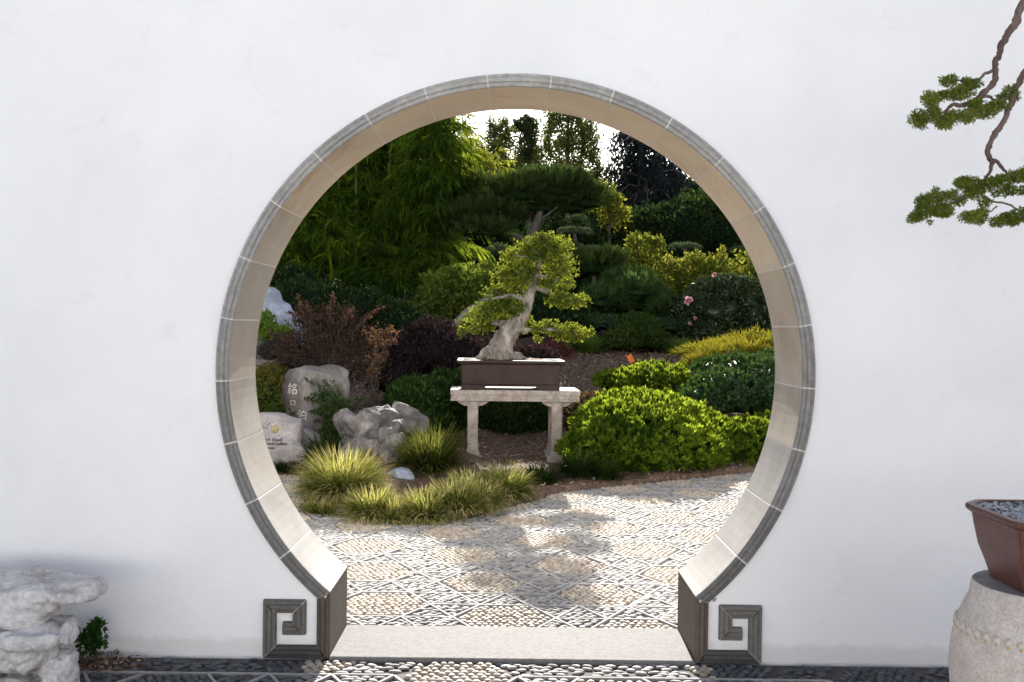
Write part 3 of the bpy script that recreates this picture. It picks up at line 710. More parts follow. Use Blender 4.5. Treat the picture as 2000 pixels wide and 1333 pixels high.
tubes('twigs', bark, tw, tree, 5, 2)['kind'] = 'stuff'

# ================================================================== COURTYARD SIDE: stool, red pot, hanging tree, rocks
SY = 3.02; sc_ = P(2047, 1144, SY); SX, SZ = sc_.x-.005, sc_.z
drum = stone('drum_stone', (.46, .415, .375), (.56, .51, .46), (.62, .575, .53), 16, .85, 160, .5, .003)
drumtop = stone('drum_top_stone', (.16, .155, .155), (.21, .20, .20), (.26, .25, .25), 8, .7, 90, .3, .002)
stool = empty('drum_stool', (SX, SY, 0), 'round pale stone drum stool with a band of orange-dotted studs under the red pot', 'stool')
prof = [(.12, 0), (.175, 0), (.185, .02), (.20, .05), (.236, .14), (.258, .24), (.264, .31), (.257, .39), (.242, .455), (.220, .51), (.208, .535), (.203, SZ-.004), (.199, SZ), (.12, SZ)]
def ring(r_, z, n_=64): return [(math.cos(2*math.pi*k/n_)*r_, math.sin(2*math.pi*k/n_)*r_, z) for k in range(n_)]
me = loft('drum_body', [ring(r_, z) for r_, z in prof[:-1]]); me.materials.append(drum); me.materials.append(drumtop)
o = blink('drum_body', me, None, stool, False)
for p_ in me.polygons: p_.use_smooth = len(p_.vertices) == 4
me.polygons[-1].material_index = 1
odot = stone('orange_glaze', (.50, .27, .10), (.60, .36, .15), (.62, .45, .28), 60, .5)
bm = bmesh.new(); bmesh.ops.create_icosphere(bm, subdivisions=2, radius=1)
for q in bm.verts: q.co = Vector((q.co.x*.013, q.co.y*.006, q.co.z*.015))
stud = bmmesh('stud', bm); stud.materials.append(drum); stud.shade_smooth()
bm = bmesh.new(); bmesh.ops.create_icosphere(bm, subdivisions=1, radius=1)
for q in bm.verts: q.co = Vector((q.co.x*.0045, q.co.y*.003, q.co.z*.006))
sdot = bmmesh('stud_dot', bm); sdot.materials.append(odot); sdot.shade_smooth()
for k in range(44):
    a = 2*math.pi*k/44
    for m_, r_, z, nm in ((stud, .2445, .445, 'stud'), (sdot, .2495, .434, 'stud_dot')):
        o = bpy.data.objects.new(nm, m_); COL.objects.link(o); o.parent = stool; o.location = (math.cos(a)*r_, math.sin(a)*r_, z); o.rotation_euler = (0, 0, a+math.pi/2)
# red-brown pot with chamfered corners
redclay = stone('red_clay', (.080, .028, .022), (.115, .040, .030), (.15, .056, .042), 3, .38, 40, .1, .003, spec=.5)
def cham(hx_, hy_, z, c_): return [(hx_, -hy_+c_, z), (hx_, hy_-c_, z), (hx_-c_, hy_, z), (-hx_+c_, hy_, z), (-hx_, hy_-c_, z), (-hx_, -hy_+c_, z), (-hx_+c_, -hy_, z), (hx_-c_, -hy_, z)]
p2 = empty('red_pot', (SX-.006, SY-.015, SZ+.001), 'reddish brown glazed clay pot with cut corners on the drum stool', 'pot')
H2 = .222; HX, HY_ = .178, .225
lp = [cham(.07, .10, 0.004, .03), cham(.115, .15, .0, .04), cham(.118, .155, .006, .045), cham(.130, .170, .05, .05), cham(.146, .19, .10, .055), cham(.157, .202, .16, .06), cham(.160, .206, .185, .06), cham(.162, .208, .195, .06), cham(HX-.003, HY_-.003, .205, .066), cham(HX, HY_, .212, .068), cham(HX-.002, HY_-.002, H2, .068), cham(HX-.022, HY_-.022, H2+.001, .06), cham(HX-.03, HY_-.03, H2-.01, .055), cham(HX-.034, HY_-.034, H2-.05, .05)]
me = loft('pot_body', lp); bm = bmesh.new(); bm.from_mesh(me); bmesh.ops.bevel(bm, geom=[e for e in bm.edges if abs(e.verts[0].co.z-e.verts[1].co.z) > .002], offset=.008, segments=2, affect='EDGES'); bm.to_mesh(me); bm.free()
blink('pot_body', me, redclay, p2)
bm = bmesh.new(); f = bm.faces.new([bm.verts.new(v) for v in cham(HX-.032, HY_-.032, H2-.014, .05)]); blink('soil', bm, soilm, p2)
mg = stone('pot_gravel', (.30, .31, .33), (.42, .43, .45), (.55, .56, .58), 40, .8, 80, .3, .002, use_rnd=[(0, (.15, .17, .2)), (.3, (.5, .5, .55)), (.6, (1, 1, 1)), (1, (1.3, 1.3, 1.3))])
VV, QQ, TT, rr_ = [], [], [], []; b0 = 0
for k in range(1500):
    x, y = rng.uniform(-.14, .14), rng.uniform(-.19, .19)
    v, q, t_ = sltv[k % 6]; a = rng.random()*6.28; s = rng.uniform(.008, .015); rot = Matrix.Rotation(a, 3, 'Z') @ Matrix.Rotation(rng.uniform(-.6, .6), 3, 'X')
    VV.append(v @ np.array(rot).T*s+np.array([x, y, H2-.012+rng.random()*.008])); QQ.append(q+b0); TT.append(t_+b0); b0 += len(v); rr_.append(rng.random())
me = npmesh('gravel', np.concatenate(VV), np.concatenate(QQ), np.concatenate([np.repeat(rr_, 16), np.repeat(rr_, 8)]), np.concatenate(TT))
blink('gravel', me, mg, p2)['kind'] = 'stuff'
# cascading juniper rooted in the red pot; its trunk rises out of the picture and two branches hang back in
jbark = stone('juniper_bark', (.07, .045, .038), (.15, .10, .085), (.27, .2, .17), 20, .9, 90, .9, .006, sc=(1, 1, .4))
mj = leafmat('juniper_leaf', [(.07, .10, .020), (.13, .175, .03), (.20, .245, .04), (.30, .28, .06)], (.22, .27, .04), .3, .55, .25)
jun = empty('hanging_juniper', (SX+.02, SY, SZ+H2), 'juniper bonsai with two twisted branches of flat green pads hanging before the wall', 'bonsai tree')
JY = 2.95
def jp(x, y, r_, dy=0): p = P(1740+x/2.9, y/2.9, JY+dy); return (p.x, p.y, p.z, r_)
top = P(2045, -200, JY)
jpaths = [[(SX+.05, SY, SZ+H2-.03, .05), (SX+.10, SY, 1.0, .042), (SX+.04, SY+.03, 1.35, .036), (SX+.16, SY, 1.75, .032), (SX+.10, SY, 2.15, .028), (SX+.02, SY-.02, 2.5, .022), (top.x, JY, top.z, .017), (P(2010, -60, JY).x, JY, P(2010, -60, JY).z, .013)]+[jp(753, 0, .0125), jp(718, 62, .012), jp(692, 150, .0125), (*jp(640, 215, 0)[:3], .011), jp(610, 262, .0115), jp(598, 330, .0105), jp(578, 375, .010), jp(578, 460, .0105), jp(545, 505, .009), jp(500, 545, .0105), jp(470, 580, .0085), jp(400, 600, .0075), jp(345, 597, .0065), jp(310, 625, .005), jp(270, 650, .003)],
 [jp(572, 402, .006), jp(520, 425, .005), jp(492, 455, .004), (*jp(480, 475, 0)[:3], .002)], [jp(495, 555, .006), jp(535, 552, .005), jp(565, 570, .004), jp(620, 580, .002)], [jp(410, 456, .002), jp(385, 462, .0028), jp(350, 458, .0025), jp(330, 470, .002)],
 [(P(2100, 60, JY).x, JY, P(2100, 60, JY).z, .018), (P(2050, 90, JY).x, JY, P(2050, 90, JY).z, .015), jp(770, 395, .012), jp(748, 420, .012), jp(715, 478, .0105), jp(688, 520, .011), jp(668, 600, .010), jp(640, 670, .0095), jp(600, 735, .010), jp(565, 790, .0095), jp(543, 845, .0105), jp(548, 890, .009), jp(568, 925, .0085), jp(558, 965, .006), jp(535, 1005, .005), jp(500, 1050, .005), jp(450, 1100, .005), jp(350, 1150, .004), jp(240, 1170, .003)],
 [(SX+.16, SY, 1.75, .03), (SX+.22, JY, 2.0, .024), (P(2130, 30, JY).x, JY, P(2130, 30, JY).z, .020), (P(2100, 60, JY).x, JY, P(2100, 60, JY).z, .018)],
 [jp(568, 912, .007), jp(605, 935, .006), jp(630, 965, .005), jp(650, 988, .004), jp(700, 1010, .003)], [jp(650, 985, .004), jp(615, 995, .003)],
 [jp(520, 1110, .0035), jp(560, 1140, .0035), jp(620, 1150, .0035), jp(680, 1168, .003), jp(710, 1188, .0025), jp(700, 1215, .002)], [jp(595, 1170, .003), jp(560, 1200, .0025), jp(520, 1215, .002)], [jp(243, 1080, .0015), jp(243, 1120, .002)], [jp(215, 1250, .001), jp(213, 1270, .001)]]
def knotty(pth):
    o = []
    for i, q in enumerate(pth):
        o.append((*q[:3], q[3]*.86))
        if i < len(pth)-1:
            n_ = pth[i+1]; o.append(((q[0]+n_[0])/2+rs.uniform(-.004, .004), (q[1]+n_[1])/2+rs.uniform(-.005, .005), (q[2]+n_[2])/2+rs.uniform(-.003, .003), (q[3]+n_[3])*.43*rs.uniform(.82, 1.15)))
    return o
tubes('trunk', jbark, [knotty(q) for q in jpaths], jun, 9, 3, .24)
jc = [(318,465,45,25),(450,485,48,28),(415,470,25,20),(385,530,62,38),(340,545,40,28),(280,550,38,24),(205,560,35,38),(225,590,35,30),(150,675,48,42),(160,705,30,28),(225,660,45,32),(300,690,55,32),(290,715,40,15),(240,640,30,22),(340,660,40,25),(420,665,50,38),(470,600,46,28),(500,640,40,25),(535,645,50,30),(595,605,48,24),(665,530,34,34),(680,555,28,24),(612,560,22,22),(560,620,30,20),
 (420,1035,60,28),(390,1050,30,16),(530,1050,55,34),(610,1030,55,30),(700,1005,55,30),(750,975,25,25),(750,1010,25,25),(660,1080,38,32),(740,1085,30,22),(460,1095,55,35),(350,1100,22,22),(375,1140,40,26),(300,1115,40,25),(235,1125,45,28),(180,1145,45,32),(120,1240,30,25),(190,1195,52,34),(150,1225,40,28),(285,1190,58,34),(300,1215,40,18),(243,1080,14,12),(525,1155,30,24),(590,1100,22,16),(440,1230,50,30),(490,1235,48,30),(510,1205,30,16),(600,1260,42,25),(660,1240,50,32),(740,1220,45,34),(690,1260,30,18),(215,1262,14,5),(800,1210,50,30),(800,990,50,30)]
lob = [pxl((1740+a/2.9, b_/2.9, c_/2.9, d_/2.9*.95, JY+rs.uniform(-.02, .02), c_/2.9/F*JY*.9)) for a, b_, c_, d_ in jc]
foliage('needle_pads', mj, lob, 120000, .0095, .0034, 51, jun, .22, 3.5, .8, -1, .8, .35, 1, .1, 0, .1, patch=9)

# rocks at the lower left
rockm = stone('pale_limestone', (.42, .37, .33), (.62, .61, .61), (.74, .73, .73), 8, .75, 30, .8, .02)
RY = 3.62
def rp(x, y, dy=0): p = P(x, y, RY+dy); return p.x, p.y, p.z
rk = []
def rb(x, y, rx, ry, dep, dy=0, rz=0, tilt=0): c_ = rp(x, y, dy); return (*c_, rx/F*RY, dep, ry/F*RY, rz, tilt)
me = rock_mesh('overhanging_slab', [rb(50, 1150, 138, 21, .15, 0, 0, .02), rb(40, 1176, 92, 30, .13, -.02, 0, -.1), rb(5, 1192, 95, 30, .12, -.03), rb(158, 1150, 36, 19, .10, 0, 0, 0), rb(120, 1165, 50, 14, .10, 0, 0, -.3), rb(-70, 1170, 100, 50, .16, 0), rb(20, 1132, 60, 10, .12, .02)], .008, .017, 6, 1, 4.0, .9, 0)
o = link('overhanging_rock', me, rockm); tag(o, 'pale grey limestone slab overhanging beside the white wall, topmost of the stacked rocks', 'rock', 'limestone rocks stacked by the wall')
me = rock_mesh('lower_boulder', [rb(50, 1238, 88, 24, .15, -.06, 0, .03), rb(30, 1262, 84, 34, .14, -.05), rb(-60, 1255, 90, 60, .16, -.05), rb(100, 1240, 38, 20, .10, -.09), rb(70, 1275, 40, 24, .12, -.06, 0, -.5)], .008, .028, 7, 2, 3.4, .8, 0)
o = link('boulder', me, rockm); tag(o, 'rounded pale limestone boulder lying under the overhanging slab', 'rock', 'limestone rocks stacked by the wall')
me = rock_mesh('foot_rock', [rb(112, 1330, 30, 56, .09, -.05, 0, .1), rb(10, 1365, 70, 50, .12, -.05)], .008, .024, 8, 3, 3.2, .8, 0)
o = link('foot_rock', me, rockm); tag(o, 'upright tan foot stone at the bottom under the limestone boulder', 'rock', 'limestone rocks stacked by the wall')
mw_ = leafmat('weed_leaf', [(.02, .05, .012), (.035, .085, .02), (.06, .12, .03)], (.08, .14, .02), .3, .45)
wd = empty('weed_plant', tuple(G(176, 1292))[:2]+(0,), 'small leafy green weed growing between the pale rock and the wall base', 'plant')
wl = [pxl((x, y, rx, ry, 3.86)) for x, y, rx, ry in ((182, 1228, 15, 10), (172, 1245, 17, 13), (185, 1262, 16, 12), (168, 1268, 16, 10), (160, 1252, 9, 9))]
foliage('leaves', mw_, wl, 16000, .022, .014, 61, wd, .2, 3, .8, -1, .9, .5, 4, .4)
tubes('stems', mw_, [[(*P(172, 1288, 3.86), .003), (*P(176, 1262, 3.86), .002), (*P(183, 1230, 3.86), .0015)], [(*P(172, 1288, 3.86), .003), (*P(165, 1255, 3.86), .0015)]], wd, 5, 3)
pp = np.array([[rng.normal(-1.62, .09), rng.uniform(3.78, 3.98), .006] for _ in range(500)]); dd = rng.normal(size=(500, 3)); dd[:, 2] = np.abs(dd[:, 2])*.4
lt = link('leaf_litter', leaf_mesh('leaf_litter', leaf_arrays(pp, dd, rng.uniform(.01, .035, 500), rng.uniform(.004, .010, 500), .5, .1), rng.random(500)), mchip); tag(lt, 'dry brown leaf crumbs gathered at the foot of the wall near the weed', 'debris', kind='stuff')
# ================================================================== ROCK GARDEN behind the gate
gstone = stone('garden_rock', (.06, .055, .055), (.17, .155, .145), (.32, .30, .285), 5, .85, 25, 1.0, .03)
tanstone = stone('inscribed_stone', (.085, .075, .068), (.165, .15, .14), (.27, .25, .235), 4, .85, 30, .7, .015, sc=(1, 1, .4))
signstone = stone('sign_stone', (.20, .18, .178), (.27, .248, .245), (.34, .32, .318), 5, .8, 35, .4, .01)
bluerock = stone('blue_grey_rock', (.24, .27, .33), (.34, .38, .45), (.46, .49, .54), 3, .8, 20, .6, .02)
def rbl(x, y, rx, ry, Y, dep, rz=0, tilt=0): c_ = P(x, y, Y); return (c_.x, c_.y, c_.z, rx/F*Y, dep, ry/F*Y, rz, tilt)
def rock(name, label, blobs, voxel, amp, freq, seed, mat, group=None, p=3.2, ridge=.6):
    o = link(name, rock_mesh(name, blobs, voxel, amp, freq, seed, p, ridge), mat); return tag(o, label, 'rock', group)
GR = 'rocks in the planted bed'
# sign stone with carved letters, cut off by the gate on its left
r1 = rock('sign_stone', 'low pale stone with dark carved lettering and a small gold disc', [rbl(535, 850, 48, 40, 9.0, .10, .05, .12), rbl(500, 880, 60, 45, 9.05, .14), rbl(560, 888, 42, 28, 8.98, .12, 0, .35), rbl(510, 833, 48, 24, 9.03, .10)], .014, .016, 3.2, 4, signstone, GR, 4.5, .35)
mdark = stone('dark_paint', (.05, .045, .045), (.07, .06, .06), (.09, .08, .08), 20, .8); mgold = stone('aged_gold', (.20, .17, .07), (.27, .23, .10), (.33, .29, .15), 25, .5, spec=.5); mpale = stone('pale_carving', (.55, .50, .46), (.62, .57, .53), (.66, .62, .58), 20, .9)
from mathutils.bvhtree import BVHTree
def front_y(o, x, z):
    """depth of the near face of object o at (x, z)"""
    if not hasattr(front_y, 'c'): front_y.c = {}
    if o.name not in front_y.c: front_y.c[o.name] = BVHTree.FromPolygons([v.co for v in o.data.vertices], [p.vertices for p in o.data.polygons])
    h = front_y.c[o.name].ray_cast(Vector((x, 2, z)), Vector((0, 1, 0))); return h[0].y if h[0] is not None else None
def letters(txt, px, py, hpx, stone_o, Yr, mat, name, label=None, sx=1.0):
    me = text_mesh(txt, 1.0, .02); c = P(px, py, Yr); s = hpx/F*Yr*1.35
    for v in me.vertices:
        x, z = c.x+v.co.x*s*sx, c.z+v.co.y*s; y = front_y(stone_o, x, z) or Yr; v.co = Vector((x, y-.002-(.006 if v.co.z > 0 else -.004), z))
    o = link(name, me, mat, stone_o)
    if label: o['label'] = label
    return o
letters('ilie P. Dwell', 513, 861, 6.0, r1, 8.9, mdark, 'carved_lettering'); letters('ultural Gallery', 516, 868, 6.0, r1, 8.9, mdark, 'carved_lettering'); letters('House', 520, 876, 5.0, r1, 8.9, mdark, 'carved_lettering')
dc = P(537, 839, 8.9); bm = bmesh.new(); v_ = bmesh.ops.create_uvsphere(bm, u_segments=16, v_segments=8, radius=1)['verts']
yy = front_y(r1, dc.x, dc.z) or 8.9
for q in v_: q.co = Vector((dc.x+q.co.x*.036, yy-.002+q.co.y*.010, dc.z+q.co.z*.036))
link('gold_disc', bmmesh('gold_disc', bm), mgold, r1, True)
def stroke(pts, rpx, mat, stone_o, Yr, name):
    pth = []
    for x, y in pts:
        c = P(x, y, Yr); yq = front_y(stone_o, c.x, c.z) or Yr; pth.append((c.x, yq-.001, c.z, rpx/F*Yr))
    return tubes(name, mat, [pth], stone_o, 5, 2, 0)
stroke([(511, 836), (519, 836.5)], .8, mdark, r1, 8.9, 'carved_line'); stroke([(521, 833), (524, 829), (529, 827)], .9, mdark, r1, 8.9, 'carved_line'); stroke([(529, 827), (533, 831), (536, 833)], .8, mpale, r1, 8.9, 'carved_line')
# tall inscribed stone
r2 = rock('inscribed_stone', 'tall tan standing stone with pale carved Chinese characters', [rbl(596, 790, 40, 66, 9.7, .12, 0, 0), rbl(596, 762, 44, 38, 9.7, .13, 0, 0), rbl(600, 850, 34, 50, 9.65, .13), rbl(646, 752, 32, 34, 9.74, .14, 0, .15), rbl(668, 760, 13, 24, 9.74, .09), rbl(632, 790, 26, 40, 9.76, .12)], .014, .018, 2.6, 5, tanstone, GR, 3.4, .4)
letters('\u9298', 561, 768, 17, r2, 9.6, mpale, 'carved_character', sx=.95); letters('\u53e3', 567, 791, 9, r2, 9.6, mpale, 'carved_character'); letters('\u6cca', 583, 817, 15, r2, 9.6, mpale, 'carved_character')
# rock cluster in the middle
rock('craggy_boulder', 'large craggy grey boulder right of the inscribed stone', [rbl(692, 835, 36, 38, 9.1, .22, .2, -.15), rbl(735, 820, 42, 28, 9.15, .24, 0, .05), rbl(720, 855, 30, 30, 8.95, .18), rbl(728, 828, 30, 26, 8.98, .16, .3)], .016, .045, 3.0, 6, gstone, GR, 3.0, .9)
rock('low_boulder', 'smooth grey boulder behind the craggy one, nearest the dark shrub', [rbl(795, 812, 30, 20, 9.35, .18, .2, .25), rbl(800, 832, 34, 20, 9.25, .18), rbl(782, 800, 14, 12, 9.35, .10)], .016, .03, 3.2, 7, gstone, GR, 3.0, .6)
rock('split_rock', 'cracked grey rock at the front foot of the craggy boulder', [rbl(752, 870, 34, 34, 8.7, .15, .1), rbl(705, 878, 42, 28, 8.78, .15, .2), rbl(762, 895, 26, 22, 8.65, .12), rbl(770, 850, 16, 26, 8.75, .12)], .014, .05, 3.6, 8, gstone, GR, 3.0, 1.0)
rock('pale_rock', 'small pale rock lying between the grass tufts', [rbl(782, 932, 28, 15, 8.1, .11, .1, .1), rbl(775, 925, 18, 10, 8.15, .08)], .011, .015, 5, 9, bluerock, GR, 2.8, .4)
rock('flat_rock', 'flat grey rock at the right foot of the sign stone', [rbl(585, 862, 36, 22, 9.25, .15, 0, .3), rbl(610, 880, 26, 14, 9.2, .12)], .014, .015, 4, 10, signstone, GR, 3.0, .4)
# peaked blue rock upper left
rock('peaked_rock', 'peaked blue-grey rock standing behind the green shrub by the gate edge', [rbl(515, 610, 30, 46, 12.0, .30, 0, .15), rbl(548, 625, 36, 30, 12.0, .30, 0, .45), rbl(520, 660, 70, 50, 12.1, .35), rbl(580, 650, 24, 14, 12.0, .2, 0, .4)], .03, .05, 1.6, 11, bluerock, GR, 3.0, .5)
rock('mid_rock', 'grey rock half hidden by shrubs beside the left gate edge', [rbl(500, 692, 40, 30, 11.0, .3), rbl(530, 715, 40, 24, 10.9, .3)], .026, .035, 2.4, 12, tanstone, GR, 3.0, .5)
whitep = stone('white_pebble', (.6, .6, .6), (.7, .7, .69), (.75, .75, .74), 10, .6)
for i, (x, y, lb) in enumerate(((1160, 948, 'white pebble at the edge of the bark bed, left of the pair'), (1184, 947, 'white pebble at the edge of the bark bed, right of the pair'))):
    g_ = G(x, y); o = link('white_pebble', rock_mesh('white_pebble', [(g_.x, g_.y+.03, .035, .022, .02, .026)], .006, .004, 20, i, 2.4), whitep, None); tag(o, lb, 'pebble', 'white pebbles at the edge of the bed')

# ================================================================== SHRUBS AND GRASSES
def shrub(name, label, cat, mat, px_lobes, dens, L, W, seed, group=None, corem=None, cs=.72, stem=None, part='foliage', **kw):
    lobes = [pxl(l) for l in px_lobes]; c = np.mean([l[:2] for l in lobes], 0)
    t_ = empty(name, (c[0], c[1], float(terrain(c[0], c[1]))), label, cat, group)
    foliage(part, mat, lobes, dens, L, W, seed, t_, **kw)
    if corem: core('inner_leaves', mat if corem is True else corem, lobes, cs, t_, seed)
    if stem:
        pths = []
        for k, l in enumerate(lobes):
            for q in range(stem[0]):
                a = rs.uniform(0, 6.28); b_ = (c[0]+rs.uniform(-.1, .1), c[1]+rs.uniform(-.1, .1), float(terrain(c[0], c[1]))-.02)
                e = (l[0]+math.cos(a)*l[3]*.6, l[1]+math.sin(a)*l[4]*.6, l[2]+l[5]*.4)
                m_ = tuple((b_[i]+e[i])/2+rs.uniform(-.08, .08) for i in range(3)); pths.append([(*b_, stem[1]), (*m_, stem[1]*.7), (*e, stem[1]*.3)])
        tubes('stem', stem[2], pths, t_, 5, 3)
    return t_
dkwood = stone('dark_wood', (.03, .022, .018), (.07, .052, .042), (.12, .095, .08), 12, .9, 50, .8, .01)
# azalea mounds
maz = leafmat('azalea_leaf', [(.016, .042, .007), (.05, .095, .011), (.12, .175, .015), (.23, .275, .025)], (.36, .45, .03), .42, .5, .3)
GA = 'clipped azalea mounds right of the bench'
AZ = dict(rosette=8, spread=.7, up=1.0, flat=.2, bump_a=.12, bump_f=6.5, depth=.28, low=-.2, cup=.3, patch=4)
shrub('azalea_mound', 'largest clipped bright green azalea mound, in front beside the paving', 'shrub', maz,
      [(1248, 885, 143, 93, 9.3, .60), (1168, 896, 54, 54, 9.15, .36), (1345, 890, 70, 62, 9.55, .5), (1290, 850, 90, 75, 9.6, .5), (1190, 850, 70, 62, 9.45, .5)], 4300, .060, .024, 101, GA, True, .68, **AZ)
shrub('azalea_mound', 'azalea mound at the far right end, half hidden by the gate stones', 'shrub', maz,
      [(1450, 885, 85, 62, 10.0, .5), (1400, 870, 50, 48, 9.9, .4), (1510, 870, 60, 55, 10.2, .5)], 4100, .060, .024, 102, GA, True, .68, **AZ)
shrub('azalea_mound', 'middle azalea mound between the large front one and the glossy hedge', 'shrub', maz,
      [(1250, 812, 100, 46, 10.3, .5), (1330, 830, 75, 42, 10.3, .45), (1170, 838, 50, 32, 10.1, .4)], 3900, .060, .024, 103, GA, True, .68, **AZ)
shrub('azalea_mound', 'low azalea mound farthest back, next to the orange tag', 'shrub', maz,
      [(1275, 752, 82, 38, 12.0, .5), (1205, 752, 45, 24, 11.9, .4), (1340, 765, 55, 30, 12.0, .45)], 3400, .062, .025, 104, GA, True, .68, **AZ)
# glossy hedge and golden juniper at the right
mgl = leafmat('gardenia_leaf', [(.012, .035, .010), (.025, .06, .015), (.045, .09, .022)], (.09, .16, .02), .2, .55, .62)
shrub('glossy_shrub', 'dark glossy-leaved gardenia hedge above the azaleas at the right', 'shrub', mgl,
      [(1420, 770, 78, 48, 11.2, .5), (1490, 765, 60, 60, 11.3, .5), (1380, 785, 50, 32, 11.0, .4), (1450, 735, 70, 38, 11.8, .5), (1520, 740, 60, 50, 11.8, .5), (1400, 735, 50, 34, 11.9, .4)], 2600, .062, .028, 111, None, True, .8, rosette=5, spread=.8, up=.6, flat=.5, bump_a=.1, bump_f=4, depth=.22, low=-.25)
mgj = leafmat('golden_juniper_leaf', [(.05, .07, .010), (.11, .12, .015), (.22, .20, .02), (.34, .29, .03)], (.36, .31, .03), .35, .6, .2)
shrub('golden_juniper', 'spreading golden-yellow juniper behind the glossy hedge', 'shrub', mgj,
      [(1440, 690, 72, 18, 13.6, .5), (1395, 700, 45, 15, 13.4, .4), (1500, 680, 60, 22, 13.8, .5), (1365, 712, 28, 11, 13.2, .3)], 6000, .10, .010, 112, None, None, .6, spread=.45, up=-.05, zs=.35, flat=.1, bump_a=.35, bump_f=4, depth=.7, low=-.1, droop=-.1)
# low grassy clumps and round shrub behind the mulch
mbl = leafmat('soft_grass_leaf', [(.06, .11, .025), (.11, .19, .035), (.18, .26, .06)], (.3, .42, .06), .4, .5, .3)
shrub('round_shrub', 'dark rounded shrub between two soft grass clumps behind the bark', 'shrub', leafmat('round_shrub_leaf', [(.018, .035, .010), (.045, .08, .018), (.15, .19, .045)], (.16, .22, .03), .3, .35, .5),
      [(1245, 655, 55, 34, 16.6, .45), (1215, 668, 32, 22, 16.4, .35), (1280, 668, 32, 24, 16.5, .35), (1245, 630, 40, 16, 16.8, .4)], 1500, .055, .028, 121, None, True, .75, spread=.9, bump_a=.15)
# far shrubs with yellow-green new growth
myg = leafmat('yellow_green_leaf', [(.025, .05, .010), (.055, .09, .014), (.12, .14, .02), (.24, .22, .03)], (.28, .28, .035), .38, .5, .3)
shrub('upright_shrub', 'tall yellow-green leafed shrub standing right of the bonsai', 'shrub', myg,
      [(1258, 500, 32, 30, 19, .4), (1240, 545, 30, 40, 19, .4), (1290, 560, 34, 45, 19, .4), (1325, 590, 34, 40, 18.8, .4), (1262, 475, 14, 14, 19, .2), (1235, 478, 10, 14, 19, .2), (1285, 478, 10, 14, 19, .2), (1310, 530, 22, 26, 19, .3)], 620, .085, .045, 131, None, None, stem=(2, .02, dkwood), spread=.9, bump_a=.3, bump_f=4, depth=.7, low=-.8, up=.5, rlo=.0, rhi=.95)
shrub('yellow_green_hedge', 'loose hedge of yellow-green shoots above the dark flowering hedge', 'shrub', myg,
      [(1350, 540, 30, 34, 18.6, .4), (1400, 545, 40, 34, 18.6, .4), (1450, 545, 40, 36, 18.6, .4), (1495, 540, 34, 44, 18.6, .4), (1345, 512, 9, 18, 18.6, .15), (1362, 510, 9, 18, 18.6, .15), (1408, 508, 10, 18, 18.6, .15), (1470, 515, 9, 20, 18.6, .15), (1385, 520, 12, 12, 18.6, .2), (1345, 580, 30, 34, 18.4, .3)], 600, .085, .045, 132, None, None, stem=(2, .02, dkwood), spread=.9, bump_a=.3, bump_f=4, depth=.7, low=-.8, up=.5, rlo=.0, rhi=.95)
mcam = leafmat('camellia_leaf', [(.010, .018, .008), (.022, .036, .013), (.045, .065, .022), (.11, .14, .06)], (.05, .08, .02), .15, .22, .7)
sh = shrub('camellia_hedge', 'dark glossy camellia hedge with pink blossoms at the right', 'hedge', mcam,
      [(1400, 610, 75, 60, 17, .7), (1460, 615, 60, 65, 17, .7), (1510, 610, 50, 65, 17, .7), (1345, 625, 40, 45, 17, .5), (1420, 570, 50, 30, 17, .5), (1380, 650, 60, 30, 16.9, .6), (1470, 650, 60, 34, 16.8, .6)], 1500, .07, .034, 133, None, True, .85, spread=.9, bump_a=.12, bump_f=4, depth=.2, low=-.5)
mpink = leafmat('pink_petal', [(.55, .25, .32), (.7, .38, .45), (.75, .5, .55)], (.6, .3, .36), .3, .5)
for (x, y, s) in ((1341, 588, .085), (1347, 586, .06), (1394, 537, .05), (1357, 622, .04), (1347, 632, .035)):
    c = P(x, y, 16.35); pp = np.repeat(np.array([c[:]]), 26, 0); dd = rng.normal(size=(26, 3)); dd[:, 1] -= .8
    link('blossom', leaf_mesh('blossom', leaf_arrays(pp, dd, s, s*.7, .2, .2), rng.random(26)), mpink, sh)
# light shrub behind the bonsai at the left
shrub('broadleaf_shrub', 'light green broadleaf shrub between the bamboo and the bonsai', 'shrub', leafmat('light_leaf', [(.018, .038, .009), (.055, .09, .015), (.16, .19, .035)], (.2, .25, .03), .38, .5, .3),
      [(870, 575, 50, 38, 15, .5), (930, 570, 42, 40, 15, .5), (900, 610, 55, 34, 14.9, .5), (840, 600, 34, 30, 15, .4), (960, 545, 30, 26, 15.2, .4), (900, 540, 40, 20, 15.4, .4)], 900, .075, .042, 141, None, None, stem=(2, .02, dkwood), spread=.9, bump_a=.2, depth=.5, low=-.7)
o = tubes('leaning_branch', stone('grey_branch', (.09, .085, .085), (.15, .14, .14), (.2, .19, .19), 8, .8), [[(*P(885, 640, 13.5), .045), (*P(910, 612, 13.6), .05), (*P(945, 590, 13.8), .045), (*P(975, 560, 14), .035)]], None, 8, 4); tag(o, 'bare grey leaning branch left of the bonsai trunk', 'branch')
# dark camellia-like shrub left of the bench
mdk = leafmat('dark_green_leaf', [(.008, .020, .007), (.022, .045, .012), (.045, .085, .02), (.11, .16, .04)], (.07, .13, .02), .25, .3, .5)
shrub('dark_shrub', 'dark green leafy shrub left of the bench under the purple foliage', 'shrub', mdk,
      [(830, 790, 62, 50, 10.2, .35), (880, 800, 50, 60, 10.5, .35), (790, 780, 34, 34, 10.2, .3), (830, 835, 60, 30, 10.0, .3), (940, 830, 70, 60, 11.2, .3), (1020, 830, 70, 56, 11.4, .3), (880, 755, 50, 30, 10.6, .3)], 2600, .058, .022, 142, None, True, .85, spread=.8, up=.8, bump_a=.12, depth=.3, low=-.6)
